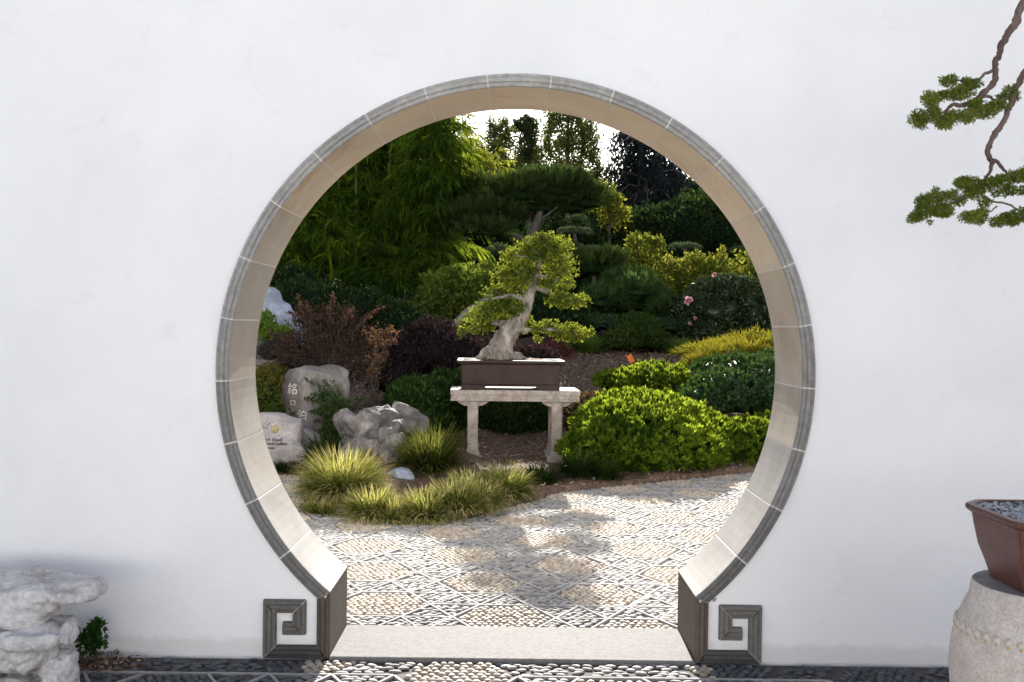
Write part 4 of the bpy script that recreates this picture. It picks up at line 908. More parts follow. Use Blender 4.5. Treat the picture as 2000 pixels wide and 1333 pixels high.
# purple loropetalum masses
mpu = leafmat('purple_leaf', [(.012, .010, .010), (.022, .017, .018), (.036, .025, .026), (.14, .08, .065)], (.05, .027, .025), .2, .5, .25)
shrub('purple_shrub', 'dark purple-leaved shrub behind the left end of the bench', 'shrub', mpu,
      [(860, 690, 60, 48, 11.0, .4), (800, 700, 50, 48, 11.0, .4), (900, 700, 50, 50, 11.2, .4), (845, 650, 50, 24, 11.3, .4), (960, 700, 60, 40, 11.6, .3), (1040, 705, 50, 26, 11.8, .3), (770, 740, 40, 36, 10.6, .35)], 2800, .042, .022, 151, None, True, .85, spread=1.0, bump_a=.2, depth=.4, low=-.6)
mrd = leafmat('red_brown_leaf', [(.025, .022, .016), (.05, .035, .026), (.075, .045, .034), (.15, .08, .055)], (.13, .07, .04), .28, .6, .2)
sh = shrub('barberry_shrub', 'large reddish-brown barberry with long sprays above the inscribed stone', 'shrub', mrd,
      [(650, 670, 62, 58, 10.6, .45), (600, 680, 46, 50, 10.5, .4), (700, 680, 46, 46, 10.6, .4), (640, 625, 36, 30, 10.7, .3), (720, 720, 42, 40, 10.4, .35), (570, 690, 30, 34, 10.4, .3), (590, 625, 14, 26, 10.6, .15), (680, 630, 24, 30, 10.7, .25)], 1900, .032, .017, 152, None, None, stem=(4, .009, dkwood), spread=1.0, bump_a=.3, bump_f=5, depth=.8, low=-.8)
spr = []; lpt = []; ldr = []
for (x0, y0, x1, y1) in ((690, 650, 748, 598), (600, 660, 585, 580), (640, 640, 652, 575), (610, 650, 600, 590), (700, 700, 760, 640), (720, 690, 775, 668), (660, 650, 690, 600), (620, 650, 560, 610), (580, 680, 525, 650), (725, 740, 755, 690), (720, 760, 765, 742), (580, 700, 530, 690)):
    a, b_ = np.array(P(x0, y0, 10.5)), np.array(P(x1, y1, 10.3)); m_ = (a+b_)/2+np.array([0, 0, .03]); spr.append([(*a, .006), (*m_, .005), (*b_, .002)])
    for k in range(90):
        t_ = rng.random()**.8; q = a+(b_-a)*t_+np.array([0, 0, .12*t_*(1-t_)]); lpt.append(q+rng.normal(size=3)*.012); ldr.append(rng.normal(size=3)+unit((b_-a)[None])[0]*.6)
tubes('spray_stem', dkwood, spr, sh, 5, 3)
o = link('spray_leaves', leaf_mesh('spray_leaves', leaf_arrays(np.array(lpt), np.array(ldr), .036, .02, .2), .35+.65*rng.random(len(lpt))), mrd, sh); o['kind'] = 'stuff'
mor = leafmat('orange_leaf', [(.03, .035, .015), (.09, .06, .03), (.24, .11, .06)], (.3, .14, .07), .35, .5, .2)
shrub('orange_tipped_shrub', 'small shrub with coral-orange young leaves right of the barberry', 'shrub', mor,
      [(735, 660, 26, 14, 10.2, .15), (720, 650, 16, 12, 10.2, .1), (738, 700, 18, 8, 10.1, .1), (728, 725, 14, 18, 10.0, .12), (765, 650, 14, 12, 10.3, .1)], 1000, .034, .017, 153, None, None, stem=(2, .006, dkwood), spread=1.1, bump_a=.4, bump_f=5, depth=.9, low=-1)
shrub('red_leaf_shrub', 'small deep red-leaved shrub behind the right rim of the bonsai pot', 'shrub', leafmat('crimson_leaf', [(.03, .018, .018), (.07, .03, .03), (.17, .055, .05)], (.2, .05, .05), .35, .4),
      [(1085, 685, 24, 20, 12.5, .2), (1060, 688, 20, 18, 12.6, .2), (1108, 690, 16, 12, 12.4, .15)], 1800, .035, .018, 154, None, None, stem=(2, .006, dkwood), spread=1.1, bump_a=.3, depth=.8, low=-1)
shrub('russet_groundcover', 'low russet-leaved ground cover behind the right leg of the bench', 'shrub', leafmat('russet_leaf', [(.03, .028, .016), (.07, .045, .03), (.14, .08, .05)], (.2, .12, .05), .3, .3, .5),
      [(1150, 785, 42, 16, 10.9, .3), (1120, 800, 34, 18, 10.7, .3), (1185, 790, 30, 12, 10.9, .25), (1125, 830, 30, 22, 10.4, .25)], 2200, .036, .020, 155, None, True, .8, spread=1.0, bump_a=.2, depth=.4, low=-.3)
# mixed nandina and greens by the left edge of the gate
mna = leafmat('nandina_leaf', [(.02, .045, .010), (.045, .075, .014), (.09, .08, .02), (.18, .08, .035)], (.18, .17, .03), .35, .5, .2)
shrub('nandina_shrub', 'green and rust-coloured nandina filling the gap left of the inscribed stone', 'shrub', mna,
      [(512, 765, 34, 36, 9.5, .3), (527, 805, 24, 36, 9.4, .25), (505, 800, 30, 34, 9.4, .3), (566, 836, 12, 28, 9.35, .12), (526, 748, 24, 18, 9.6, .2), (525, 735, 30, 20, 9.8, .3)], 2300, .042, .018, 156, None, True, .75, spread=1.0, bump_a=.25, bump_f=4, depth=.5, low=-.7)
shrub('bright_green_shrub', 'bright green shrub growing in front of the peaked blue rock', 'shrub', leafmat('fresh_leaf', [(.04, .09, .015), (.08, .15, .02), (.14, .22, .03)], (.3, .42, .04), .4, .35, .5),
      [(512, 640, 24, 24, 11.2, .25), (535, 655, 24, 18, 11.1, .25), (510, 665, 24, 16, 11.1, .25), (518, 620, 12, 12, 11.3, .15), (555, 650, 14, 12, 11.1, .15)], 2300, .045, .024, 157, None, None, stem=(2, .006, dkwood), spread=1.0, bump_a=.25, depth=.7, low=-1)
shrub('grey_brown_shrub', 'dusky brown-grey small-leaved shrub under the bright green one', 'shrub', leafmat('dusky_leaf', [(.03, .025, .024), (.055, .05, .045), (.09, .08, .07)], (.08, .06, .05), .2, .5),
      [(560, 680, 34, 24, 10.9, .3), (530, 690, 30, 18, 10.7, .25), (580, 705, 40, 20, 10.6, .3), (615, 722, 50, 16, 10.4, .3)], 3200, .028, .014, 158, None, True, .8, spread=1.0, bump_a=.25, depth=.5, low=-.6)
# dark sprigs hanging over the inscribed stone
spr = []; lpt = []; ldr = []
for pl in ([(672, 800), (650, 772), (620, 752), (592, 738)], [(675, 800), (660, 780), (645, 760), (630, 742)], [(670, 810), (640, 790), (610, 782), (596, 778)], [(672, 812), (645, 806), (620, 802), (604, 806)], [(668, 830), (640, 824), (612, 822)], [(680, 800), (665, 770), (650, 745)], [(670, 850), (648, 838), (625, 842)], [(675, 790), (690, 780), (715, 778)]):
    q = [np.array(P(x, y, 9.45)) for x, y in pl]; spr.append([(*v, .004-.0008*i) for i, v in enumerate(q)])
    for i in range(len(q)-1):
        for k in range(45):
            t_ = rng.random(); lpt.append(q[i]+(q[i+1]-q[i])*t_+rng.normal(size=3)*.008); ldr.append(rng.normal(size=3))
sh = shrub('sprig_shrub', 'dark small-leaved shrub with thin sprigs crossing the inscribed stone', 'shrub', mdk, [(648, 800, 24, 22, 9.5, .15), (650, 845, 26, 26, 9.4, .15), (630, 775, 16, 12, 9.5, .1), (672, 815, 20, 30, 9.6, .15)], 2600, .03, .016, 159, None, None, stem=(2, .005, dkwood), spread=1.0, bump_a=.3, depth=.9, low=-1)
tubes('sprig_stem', dkwood, spr, sh, 5, 3)
o = link('sprig_leaves', leaf_mesh('sprig_leaves', leaf_arrays(np.array(lpt), np.array(ldr), .028, .015, .2), rng.random(len(lpt))), mdk, sh); o['kind'] = 'stuff'

# ---- grass tufts
mgr = leafmat('tuft_grass', [(.015, .03, .006), (.06, .10, .012), (.16, .20, .022), (.52, .42, .22)], (.34, .33, .06), .4, .6, .15)
mgm = leafmat('shaded_tuft_grass', [(.012, .022, .005), (.035, .055, .010), (.08, .10, .016), (.2, .16, .07)], (.14, .15, .02), .4, .6, .1)  # darker copy of the tuft grass, shade put into its colour
mgd = leafmat('mondo_grass', [(.010, .022, .006), (.02, .04, .009), (.04, .06, .014)], (.06, .08, .012), .3, .6, .08)
def tuft(name, label, px, py, rpx, hpx, nb, mat, group, Y=None, seed=0, wdt=.006, strawy=.5):
    r = np.random.default_rng(900+seed); g_ = G(px, py)
    if Y: g_ = P(px, py, Y)
    cx, cy = g_.x, g_.y; cz = float(terrain(cx, cy)) if not Y else max(float(terrain(cx, cy)), g_.z); rad, hh = rpx/F*cy, hpx/F*cy
    a = r.random(nb)*6.283; rb_ = np.sqrt(r.random(nb))*rad*.42
    base = np.stack([cx+np.cos(a)*rb_, cy+np.sin(a)*rb_, np.full(nb, cz-.01)], 1)
    az = a+r.normal(size=nb)*.45; out_ = np.stack([np.cos(az), np.sin(az)], 1)
    lean = 1.45*r.random(nb)**.75; Ln = (hh*(1-lean/1.45)+(rad*.75+hh*.25)*lean/1.45)*(.62+.5*r.random(nb))*1.08
    segs = 4; V = np.empty((nb, segs*2+1, 3)); p = base.copy(); ang = lean*.72
    S = np.stack([-np.sin(az+r.normal(size=nb)*.6), np.cos(az), np.zeros(nb)], 1); S = unit(S); ww = wdt*(.7+.6*r.random(nb))
    for s in range(segs):
        k = ww*(1-.18*s); V[:, 2*s] = p+S*k[:, None]*.5; V[:, 2*s+1] = p-S*k[:, None]*.5
        dz = np.cos(ang); dh = np.sin(ang); p = p+np.concatenate([out_*dh[:, None], dz[:, None]], 1)*(Ln/segs)[:, None]; ang = np.minimum(ang+.16*lean+.10+.10*r.random(nb), 2.2)
    V[:, 2*segs] = p
    n_ = segs*2+1; b0 = np.arange(nb)[:, None]*n_
    Q = np.concatenate([b0+np.array([[2*s, 2*s+1, 2*s+3, 2*s+2]]) for s in range(segs-1)], 0); T = b0+np.array([[2*segs-2, 2*segs-1, 2*segs]])
    rv = np.clip(r.random(nb)*.8, 0, 1); q_rv = np.concatenate([rv+.05*s for s in range(segs-1)]); t_rv = np.clip(rv+strawy*r.random(nb), 0, 1)
    t_ = empty(name, (cx, cy, cz), label, 'grass', group); o = link('blades', npmesh('blades', V.reshape(-1, 3), Q, np.concatenate([np.clip(q_rv, 0, 1), t_rv]), T), mat, t_); o['kind'] = 'stuff'
    return t_
GT = 'golden-green grass tufts edging the bed'
TU = [(668, 985, 84, 112, 3200, 'tallest straw-tipped grass tuft, in front of the split rock'), (628, 1000, 46, 58, 1200, 'grass tuft at the left corner of the bed edge'),
      (725, 1012, 62, 68, 1700, 'second grass tuft from the left in the front row'), (770, 1016, 55, 58, 1300, 'grass tuft in front of the small pale rock'), (832, 1016, 62, 70, 1800, 'sunlit grass tuft in the middle of the front row'),
      (890, 1010, 62, 76, 1800, 'grass tuft right of the middle of the front row'), (938, 1000, 52, 70, 1500, 'grass tuft near the bench end of the front row'), (985, 976, 60, 78, 1700, 'dark-based grass tuft just left of the bench leg'),
      (700, 962, 50, 62, 1000, 'grass tuft behind the second one of the front row'), (915, 975, 50, 52, 900, 'grass tuft behind the front row near the bench')]
for i, (x, y, rp_, hp_, nb, lb) in enumerate(TU): tuft('grass_tuft', lb, x, y, rp_, hp_*.93, int(nb*1.15), mgr, GT, seed=i, wdt=.0095, strawy=1.1)
GT2 = 'dark grass tufts in the shade of the bed'
TD = [(840, 945, 70, 95, 1900, 'large dark grass tuft left of the bench leg', mgm), (1052, 948, 42, 46, 900, 'dark grass tuft in front of the right bench leg', mgd), (640, 925, 60, 70, 1000, 'dark grass tuft beside the sign stone', mgd),
      (565, 925, 50, 26, 700, 'low dark grass strip under the sign stone', mgd), (1130, 942, 44, 58, 1100, 'dark grass tuft left of the big azalea mound', mgd), (1180, 944, 40, 44, 800, 'dark grass tuft at the foot of the big azalea mound', mgd), (700, 850+50, 40, 50, 500, 'dark grass tuft between the rocks', mgd)]
for i, (x, y, rp_, hp_, nb, lb, m_) in enumerate(TD[:-1]): tuft('grass_tuft', lb, x, y, rp_, hp_, int(nb*.85), m_, GT2, seed=40+i, wdt=.012, strawy=.3)
for i, (x, y, rp_, hp_, lb) in enumerate(((1150, 688, 42, 40, 'soft pale grass clump left of the round shrub'), (1330, 690, 46, 34, 'soft pale grass clump right of the round shrub'), (1110, 690, 20, 22, 'small soft grass clump nearest the bonsai pot'))):
    tuft('grass_clump', lb, x, y, rp_, hp_, 1500, mbl, 'soft grass clumps behind the bark', Y=16.3, seed=60+i, wdt=.010, strawy=.4)
# orange tag on a wire in the mulch
mot = stone('orange_plastic', (.75, .17, .01), (.82, .20, .012), (.85, .23, .02), 5, .5)
tg = P(1232, 701, 13.2); tz = float(terrain(tg.x, 13.2))
t_ = empty('garden_tag', (tg.x, 13.2, tz), 'small tilted orange plastic marker tag standing in the bark', 'tag')
bm = bmesh.new(); box(bm, (0, 0, 0), (.072, .004, .11), 0, .0015); me = bmmesh('tag_plate', bm)
for v in me.vertices: v.co = Matrix.Rotation(R(-29), 3, 'Y').inverted() @ v.co if False else Matrix.Rotation(R(-29), 3, 'Y') @ v.co
for v in me.vertices: v.co += Vector((tg.x, 13.2, tg.z))
link('tag_plate', me, mot, t_); tubes('tag_stake', dkwood, [[(tg.x, 13.206, tz-.03, .004), (tg.x, 13.206, tg.z, .003)]], t_, 5, 1)
# ================================================================== TREES
def conifer_pads(name, label, px_pads, Y, seed, mat, group=None, L=.11, W=.010, tufts=420, trunk=None, up=1.0, sp=.35, needles=16, cat='pine tree'):
    """cloud-pruned conifer: every pad is a cushion of upright needle brushes"""
    r = np.random.default_rng(seed); c = P(px_pads[0][0], px_pads[0][1], Y); t_ = empty(name, (c.x, Y, float(terrain(c.x, Y))), label, cat, group)
    for (x, y, rx, ry) in px_pads:
        yd = Y+r.uniform(-.5, .5); cc = P(x, y, yd); ax, az = rx/F*yd, ry/F*yd; ay = max(ax*.7, .3); n = int(tufts*ax*ay*3.2)+20
        a = r.random(n)*6.283; q = np.sqrt(r.random(n)); u, v = np.cos(a)*q, np.sin(a)*q
        f = np.sqrt(np.clip(1-q**2, 0, 1)); topz = r.random(n) < .7
        z = np.where(topz, f*(.6+.5*r.random(n)), f*r.uniform(-.9, .6, n))*(1+.3*np.sin(u*9+seed+x)*np.sin(v*8+y))
        base = np.array([cc.x, cc.y, cc.z])+np.stack([u*ax, v*ay, z*az*.8], 1)
        dirs = unit(np.stack([u*.6, v*.6, np.full(n, .25)+np.where(topz, up, .1)], 1)+r.normal(size=(n, 3))*.25)
        P2 = np.repeat(base, needles, 0); D2 = unit(np.repeat(dirs, needles, 0)+r.normal(size=(n*needles, 3))*sp); P2 = P2+np.repeat(dirs, needles, 0)*(L*.7*r.random(n*needles))[:, None]
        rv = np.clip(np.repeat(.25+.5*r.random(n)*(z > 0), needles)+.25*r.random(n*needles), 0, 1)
        o = link('foliage_pad', leaf_mesh('foliage_pad', leaf_arrays(P2, D2, L*(.6+.5*r.random(len(P2))), W, .1, .05, 0, r), rv), mat, t_); o['kind'] = 'stuff'
        cl = [(cc.x, cc.y, cc.z-az*.12, ax*.8, ay*.8, az*.45)]; core('inner_needles', mat, cl, .85, t_, seed)
    if trunk: tubes('trunk', trunk[1], [[(*P(x, y, Y), r_/F*Y) for x, y, r_ in pth] for pth in trunk[0]], t_, 8, 4)
    return t_
mpine = leafmat('black_pine_needle', [(.010, .021, .008), (.022, .040, .012), (.044, .070, .018), (.09, .125, .03)], (.09, .13, .03), .2, .5, .3)
pbark = stone('pine_bark', (.06, .05, .045), (.12, .10, .09), (.19, .165, .15), 12, .95, 30, .9, .03)
conifer_pads('black_pine', 'big dark cloud-pruned black pine behind the bonsai crown', [(925, 385, 62, 30), (1010, 380, 50, 26), (1080, 372, 72, 28), (1145, 395, 42, 24), (895, 430, 44, 24), (960, 425, 70, 30), (1040, 405, 70, 26), (1110, 405, 50, 22), (870, 395, 24, 22), (1050, 360, 40, 16), (950, 455, 50, 16)], 20.0, 201, mpine, 'cloud-pruned pines',
    L=.20, W=.017, tufts=300, needles=18, sp=.30, trunk=([[(1010, 690, 11), (1022, 620, 10), (1020, 540, 9), (1035, 470, 9), (1050, 430, 8), (1060, 390, 5)], [(1035, 470, 5), (990, 455, 4), (940, 438, 3)], [(1045, 440, 3), (1075, 415, 2.5), (1095, 400, 2)]], pbark))
conifer_pads('black_pine', 'lower pine pad cluster right of the bonsai crown', [(1165, 525, 52, 22), (1130, 535, 34, 20), (1190, 512, 28, 14)], 18.4, 202, mpine, 'cloud-pruned pines', L=.18, W=.016, tufts=260, needles=18, sp=.3,
    trunk=([[(1170, 690, 6), (1165, 600, 5), (1160, 540, 4)]], pbark))
mpl = leafmat('lighter_pine_needle', [(.02, .04, .014), (.035, .07, .02), (.06, .11, .03), (.11, .15, .04)], (.12, .18, .04), .3, .5, .3)
conifer_pads('black_pine', 'broad low pine layer spreading behind the mulch right of the bonsai', [(1235, 595, 74, 30), (1180, 590, 40, 22), (1230, 555, 45, 20), (1290, 612, 34, 18), (1170, 612, 34, 14), (1250, 570, 36, 18)], 17.6, 203, mpl, 'cloud-pruned pines', L=.17, W=.015, tufts=280, needles=18, sp=.3,
    trunk=([[(1230, 690, 6), (1225, 640, 6), (1235, 600, 5)]], pbark))
mjp = leafmat('juniper_pad_needle', [(.03, .05, .03), (.055, .085, .045), (.09, .12, .06)], (.12, .16, .06), .25, .5, .3)
for i, (pads_, lb) in enumerate((([(1338, 487, 30, 9)], 'flat-topped clipped juniper pad against the dark hedge'), ([(1460, 494, 34, 9)], 'clipped juniper pad beside the right gate edge'), ([(1325, 514, 26, 6)], 'thin juniper pad above the yellow-green shoots'),
        ([(1122, 456, 32, 8), (1128, 432, 16, 7)], 'pair of small juniper pads right of the pine trunk'), ([(1155, 492, 22, 7), (1120, 486, 16, 8)], 'small juniper pads just above the lower pine'), ([(925, 505, 36, 22), (975, 495, 24, 16)], 'dark juniper clump between the bamboo and the bonsai'))):
    x, y = pads_[0][:2]
    conifer_pads('clipped_juniper', lb, pads_, 21, 210+i, mjp, 'clipped juniper pads', L=.06, W=.010, tufts=900, trunk=([[(x, y+150, 4), (x+4, y+70, 4), (x, y, 3)]], pbark), needles=10, cat='juniper')

# bamboo: culms with arching side branches hung with strap leaves
mbam = leafmat('bamboo_leaf', [(.012, .032, .008), (.030, .066, .010), (.08, .14, .014), (.24, .28, .02)], (.31, .37, .025), .43, .5, .3)
mculm = stone('bamboo_culm', (.06, .09, .02), (.10, .14, .03), (.15, .19, .05), 5, .4, spec=.5)
def bamboo(name, label, cat, px_lobes, Y0, seed, dens, L, W, culms, mat, fans=()):
    lobes = [pxl(l) for l in px_lobes]; c = np.mean([l[:2] for l in lobes], 0); r = np.random.default_rng(seed)
    t_ = empty(name, (c[0], c[1], float(terrain(*c))), label, cat)
    p, o = shell_points(lobes, dens, seed, .22, 3.5, .55, -1)
    n = len(p); k = 11
    P2 = np.repeat(p, k, 0); az = r.random(n)*6.283; out_ = np.stack([np.cos(az), np.sin(az), -.35*np.ones(n)], 1)+o*.5; D = np.repeat(unit(out_), k, 0)
    fan = np.tile(np.linspace(0, 1, k), n); P2 = P2+D*(fan*L*1.6)[:, None]
    D2 = unit(D*.7+np.repeat(r.normal(size=(n, 3)), k, 0)*.1+r.normal(size=(n*k, 3))*.42+np.array([0, 0, -.55])); LL = L*(.6+.6*r.random(n*k))
    rv = np.clip(np.repeat(r.random(n), k)*.5+.35*r.random(n*k)+.15*np.clip(bumps(P2, seed, .8), -1, 1), 0, 1)
    o_ = link('foliage', leaf_mesh('foliage', leaf_arrays(P2, D2, LL, W*(.7+.5*r.random(n*k)), .25, .15, .12, r), rv), mat, t_); o_['kind'] = 'stuff'
    pths = []
    for q in range(culms):
        l = lobes[q % len(lobes)]; bx, by = c[0]+r.normal()*.5, c[1]+r.normal()*.35; e = (l[0]+r.normal()*l[3]*.4, l[1]+r.normal()*l[4]*.3, l[2]+l[5]*.6)
        pths.append([(bx, by, float(terrain(bx, by))-.05, .03), (bx+(e[0]-bx)*.25, by, e[2]*.4, .028), (bx+(e[0]-bx)*.6, by+(e[1]-by)*.5, e[2]*.75, .02), (*e, .006)])
    tubes('culm', mculm, pths, t_, 6, 4, .02)
    return t_, r
BM = bamboo('bamboo_clump', 'tall bamboo clump with drooping strap leaves filling the left of the gate', 'bamboo',
  [(560, 480, 70, 95, 21.5, 1.1), (620, 560, 90, 80, 21, 1.0), (640, 420, 90, 95, 21.8, 1.2), (700, 500, 95, 100, 21, 1.1), (740, 360, 95, 90, 22, 1.2), (790, 460, 90, 90, 21.5, 1.2), (720, 590, 80, 50, 20.5, .9), (800, 300, 70, 60, 22.5, 1.0), (860, 290, 45, 55, 22.8, .8), (840, 370, 60, 70, 20.5, .9), (650, 230, 80, 50, 21, 1.0), (740, 190, 80, 45, 21, 1.0), (820, 215, 60, 40, 20.5, .9), (865, 255, 30, 30, 19.8, .7), (850, 310, 50, 60, 19.8, .8), (850, 500, 40, 50, 20.5, .6), (770, 570, 55, 55, 20, .6), (560, 580, 50, 40, 20.5, .7), (780, 245, 60, 40, 23, .8), (700, 270, 60, 50, 23, 1.0)],
  21, 301, 38, .27, .033, 26, mbam)
bt = BM[0]
for (x, y, dx, dy, nn) in ((885, 475, 1, .12, 16), (870, 490, .8, .6, 14), (780, 610, .3, 1, 14), (795, 590, .5, .9, 12), (905, 470, 1, .3, 10), (640, 470, .2, 1, 10), (900, 430, 1, .5, 8), (870, 260, .9, .6, 14)):
    c = np.array(P(x, y, 19.6)); b_ = unit(np.array([[dx, -.2, -dy*.8]]))[0]; pp = []; dd = []
    for k in range(nn*2):
        t__ = k/nn/2; pp.append(c+b_*t__*.55+np.array([0, 0, -.1*t__*t__])); dd.append(b_*.8+np.array([rng.normal()*.15, rng.normal()*.2, -.55-.35*rng.random()]))
    o = link('leaf_fan', leaf_mesh('leaf_fan', leaf_arrays(np.array(pp), np.array(dd), rng.uniform(.26, .40, nn*2), .036, .2, .15, .1), rng.uniform(.5, .95, nn*2)), mbam, bt); o['kind'] = 'stuff'
# yellowish bamboo behind, between clump and pine
bamboo('bamboo_clump', 'yellowish thin bamboo between the big clump and the black pine', 'bamboo', [(925, 345, 36, 45, 27, .8), (905, 300, 26, 40, 27.5, .6), (955, 330, 30, 30, 28, .6), (905, 360, 30, 30, 26.5, .6)], 27, 302, 26, .22, .035, 10, leafmat('yellow_bamboo_leaf', [(.06, .09, .015), (.12, .15, .02), (.24, .24, .03)], (.42, .42, .04), .42, .4))
# tall trees against the sky
def tall_tree(name, label, cat, mat, px_lobes, seed, dens, L, W, trunkpx, group='tall trees against the sky', corem=None, tr=.14, **kw):
    lobes = [pxl(l) for l in px_lobes]; Y = px_lobes[0][4]; c = P(trunkpx[0], 600, Y); t_ = empty(name, (c.x, Y, float(terrain(c.x, Y))), label, cat, group)
    foliage('crown', mat, lobes, dens, L, W, seed, t_, **kw)
    zt = max(l[2]+l[5]*.6 for l in lobes); g0 = float(terrain(c.x, Y)); e = P(trunkpx[1], 400, Y).x
    pths = [[(c.x, Y, g0-.1, tr), (c.x*.6+e*.4, Y, (g0+zt)*.5, tr*.6), (e, Y, zt, tr*.15)]]
    for l in lobes:
        h = l[2]-l[5]*.4; t0 = max(0, min(1, (h-g0)/(zt-g0))); bx = c.x+(e-c.x)*t0; pths.append([(bx, Y, h-.4, tr*.35), ((bx+l[0])/2, (Y+l[1])/2, h, tr*.22), (l[0], l[1], l[2]+l[5]*.3, tr*.08)])
    tubes('trunk', pbark, pths, t_, 6, 3)
    if corem: core('inner_leaves', mat, lobes, corem, t_, seed)
    return t_
mt1 = leafmat('hazy_green_leaf', [(.03, .055, .02), (.055, .085, .028), (.11, .13, .04), (.2, .19, .06)], (.25, .27, .06), .4, .5)
K = dict(spread=1.0, bump_a=.35, bump_f=4, depth=.8, low=-1, flat=.2)
tall_tree('broadleaf_tree', 'slender airy tree behind the yellowish bamboo, leftmost against the sky', 'tree', mt1, [(970, 300, 28, 42, 38, 1.0), (1000, 340, 26, 30, 38, .9), (925, 330, 24, 34, 38, .8), (985, 245, 8, 14, 38, .3), (912, 262, 8, 16, 38, .3), (955, 345, 30, 34, 38, 1.0), (985, 270, 20, 22, 38, .7), (935, 310, 16, 34, 38, .5), (960, 250, 8, 18, 38, .3)], 401, 330, .12, .065, (962, 965), **K)
tall_tree('broadleaf_tree', 'dark columnar tree in the middle against the sky', 'tree', leafmat('dark_column_leaf', [(.02, .04, .02), (.035, .06, .025), (.08, .10, .035)], (.12, .15, .05), .35, .5), [(1030, 310, 22, 42, 40, .8), (1028, 345, 28, 34, 40, .9), (1034, 265, 16, 28, 40, .6), (1030, 242, 22, 10, 40, .5), (1012, 250, 14, 8, 40, .4)], 402, 480, .12, .065, (1030, 1032), **K)
tall_tree('broadleaf_tree', 'broad tall leafy tree right of the columnar one, reaching the top of the gate', 'tree', mt1, [(1105, 280, 40, 54, 36, 1.2), (1150, 310, 20, 50, 36, .8), (1065, 330, 22, 44, 36, .8), (1100, 220, 34, 16, 36, .9), (1160, 345, 22, 30, 36, .7), (1125, 330, 38, 45, 36, 1.2), (1085, 330, 34, 45, 36, 1.2), (1110, 238, 30, 24, 36, .9), (1140, 260, 22, 34, 36, .8), (1080, 265, 20, 30, 36, .7)], 403, 300, .12, .065, (1105, 1108), **K)
tall_tree('broadleaf_tree', 'small bright tree peeping out behind the right pad of the black pine', 'tree', myg, [(1185, 390, 26, 24, 24, .6), (1200, 420, 26, 24, 24, .6), (1170, 372, 16, 12, 24, .4)], 404, 330, .11, .06, (1190, 1188), tr=.07, **K)
# drooping cedar, blue-black
mced = leafmat('cedar_needle', [(.010, .014, .016), (.018, .024, .026), (.030, .038, .038)], (.03, .04, .04), .15, .6, .2)
ced = empty('weeping_cedar', (P(1240, 600, 34).x, 34, float(terrain(P(1240, 600, 34).x, 34))), 'blue-black weeping cedar with drooping branches at the upper right', 'cedar tree', 'tall trees against the sky')
cpx = [(1215, 258), (1240, 270), (1255, 262), (1195, 290), (1225, 300), (1270, 295), (1300, 300), (1185, 320), (1210, 335), (1250, 330), (1290, 335), (1320, 330), (1180, 355), (1215, 365), (1260, 365), (1300, 370), (1340, 365), (1230, 395), (1275, 400), (1320, 400), (1350, 395), (1370, 420), (1290, 320), (1340, 345), (1235, 345), (1200, 262), (1275, 345), (1305, 350), (1250, 300), (1385, 400), (1245, 420), (1300, 425), (1340, 430), (1200, 395)]
pts_, drs_, pths = [], [], []; tx = P(1262, 400, 34).x
for (x, y) in cpx:
    for q in range(4):
        e = np.array(P(x+rng.normal()*10, y+rng.normal()*8, 34+rng.normal()*.8)); s = np.array([tx+(e[0]-tx)*.2, 34, e[2]+.35]); m_ = (s+e)/2+np.array([0, 0, .3])
        pths.append([(*s, .03), (*m_, .02), (*e, .008)])
        for k in range(70):
            t__ = rng.random()**.6; b_ = (1-t__)**2*s+2*t__*(1-t__)*m_+t__**2*e; hang = rng.random()*.55*t__
            pts_.append(b_+rng.normal(size=3)*.06+np.array([0, 0, -hang])); drs_.append(np.array([rng.normal()*.35, rng.normal()*.35, -1]))
o = link('crown', leaf_mesh('crown', leaf_arrays(np.array(pts_), np.array(drs_), rng.uniform(.12, .26, len(pts_)), .055, .1, .1), rng.random(len(pts_))), mced, ced); o['kind'] = 'stuff'
tubes('trunk', pbark, [[(tx, 34, 1.5, .2), (tx, 34, 5, .14), (tx-.2, 34, 8.2, .04)]]+pths[:80], ced, 6, 2)
# dark hedge masses and woods in the back
mhd = leafmat('dark_hedge_leaf', [(.008, .016, .008), (.016, .030, .012), (.034, .056, .018), (.10, .13, .035)], (.05, .09, .02), .2, .45, .3)
KH = dict(spread=1.0, bump_a=.15, bump_f=4, depth=.25, low=-.6)
shrub('tall_hedge', 'tall dark evergreen hedge filling the right side under the cedar', 'hedge', mhd, [(1330, 470, 90, 75, 25, 1.5), (1420, 460, 80, 80, 25, 1.5), (1480, 500, 60, 90, 25, 1.5), (1260, 470, 60, 60, 25.5, 1.4), (1380, 430, 70, 50, 25.5, 1.4), (1200, 500, 70, 70, 26, 1.4), (1300, 560, 120, 60, 25, 1.4)], 420, .10, .05, 501, None, True, .88, **KH)
shrub('yellow_top_shrub', 'hedge top with yellow-lit shoots below the cedar', 'shrub', myg, [(1378, 402, 28, 12, 25.2, .6), (1350, 410, 14, 10, 25.2, .4), (1400, 412, 14, 10, 25.2, .4)], 260, .10, .045, 502, None, None, **K)
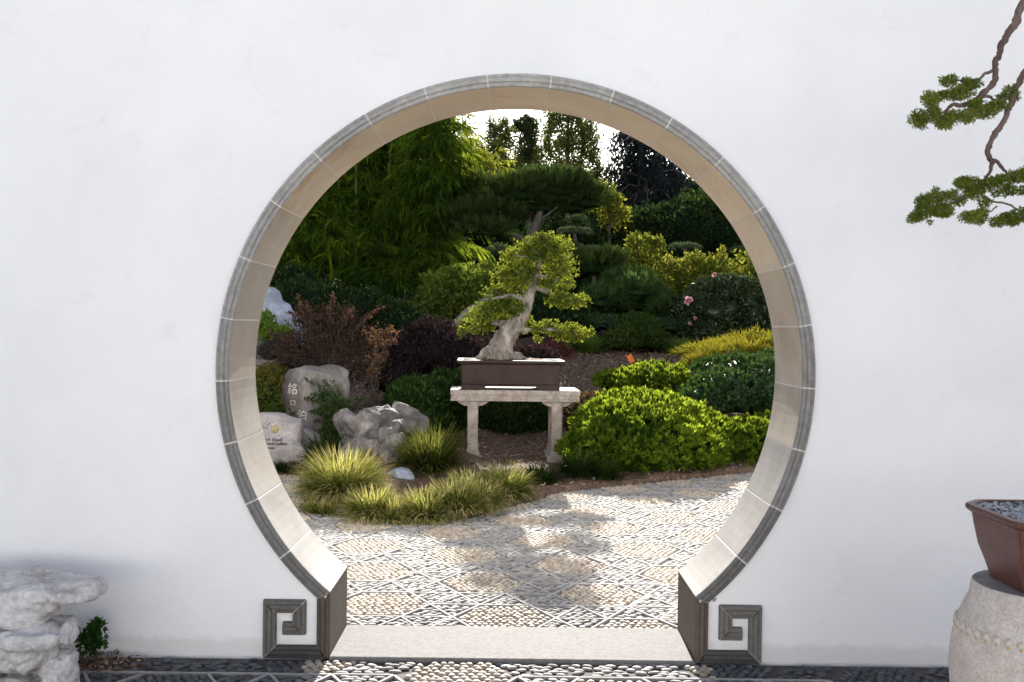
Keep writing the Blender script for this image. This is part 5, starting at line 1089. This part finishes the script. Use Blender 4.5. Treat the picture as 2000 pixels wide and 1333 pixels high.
shrub('dark_shrubbery', 'dark shrubbery below the black pine behind the bonsai', 'hedge', mhd, [(1000, 540, 110, 60, 23, 1.2), (1100, 500, 90, 70, 24, 1.2), (920, 480, 90, 60, 24.5, 1.2), (1150, 590, 110, 50, 19.5, 1.0), (1010, 620, 120, 45, 16.5, .7), (850, 630, 110, 50, 16, .8), (1100, 630, 70, 30, 17.4, .6)], 480, .09, .045, 503, None, True, .88, **KH)
shrub('dark_shrubbery', 'dark foliage mass showing through the bamboo clump', 'hedge', mhd, [(620, 420, 110, 120, 26, 1.2), (740, 380, 90, 110, 26, 1.2), (800, 420, 70, 90, 26, 1.1), (560, 500, 70, 90, 26, 1.1)], 300, .12, .06, 506, None, True, .9, **KH)
shrub('dark_shrubbery', 'dark evergreen mass under the bamboo behind the barberry', 'hedge', mhd, [(600, 600, 90, 50, 14, .8), (690, 620, 90, 50, 14.2, .8), (780, 640, 80, 45, 14, .7), (560, 560, 60, 40, 15, .7)], 700, .07, .035, 504, None, True, .88, **KH)
shrub('glossy_groundcover', 'pale-flowered leafy ground cover at the far side of the bark bed', 'shrub', mgl, [(1180, 632, 60, 14, 17.0, .5), (1310, 636, 50, 16, 17.0, .5)], 900, .06, .03, 505, None, True, .8, spread=.9, up=.6)
# far wood closing the view behind everything
r = np.random.default_rng(77); lob = []
for k in range(110):
    x = r.uniform(-34, 34); y = 46+r.uniform(0, 14); z = terrain(x, y)+r.uniform(.5, 3.2)
    lob.append((x, y, float(z), r.uniform(2, 3.6), 2.0, r.uniform(1.3, 2.6)))
for k in range(60):
    s = 1 if k % 2 else -1; x = s*r.uniform(5, 24); y = r.uniform(16, 42)
    if abs(x) > y*.27+2.2: lob.append((x, y, float(terrain(x, y))+r.uniform(.6, 2.0), r.uniform(1.4, 2.4), 1.6, r.uniform(1.2, 2.4)))
near_ = foliage('wood_edge', mhd, lob[110:], 130, .17, .09, 602, None, **KH); tag(near_, 'dark leafy woodland edge at both sides of the garden', 'woodland', kind='stuff')
fw = foliage('far_wood', mhd, lob[:110], 40, .34, .18, 601, None, **KH); tag(fw, 'mass of dark green woodland closing the view behind the garden', 'woodland', kind='stuff')
cw = core('far_wood_inside', mhd, lob, .86, None, 5); tag(cw, 'dense shaded inside of the woodland behind the garden trees', 'woodland', kind='stuff')
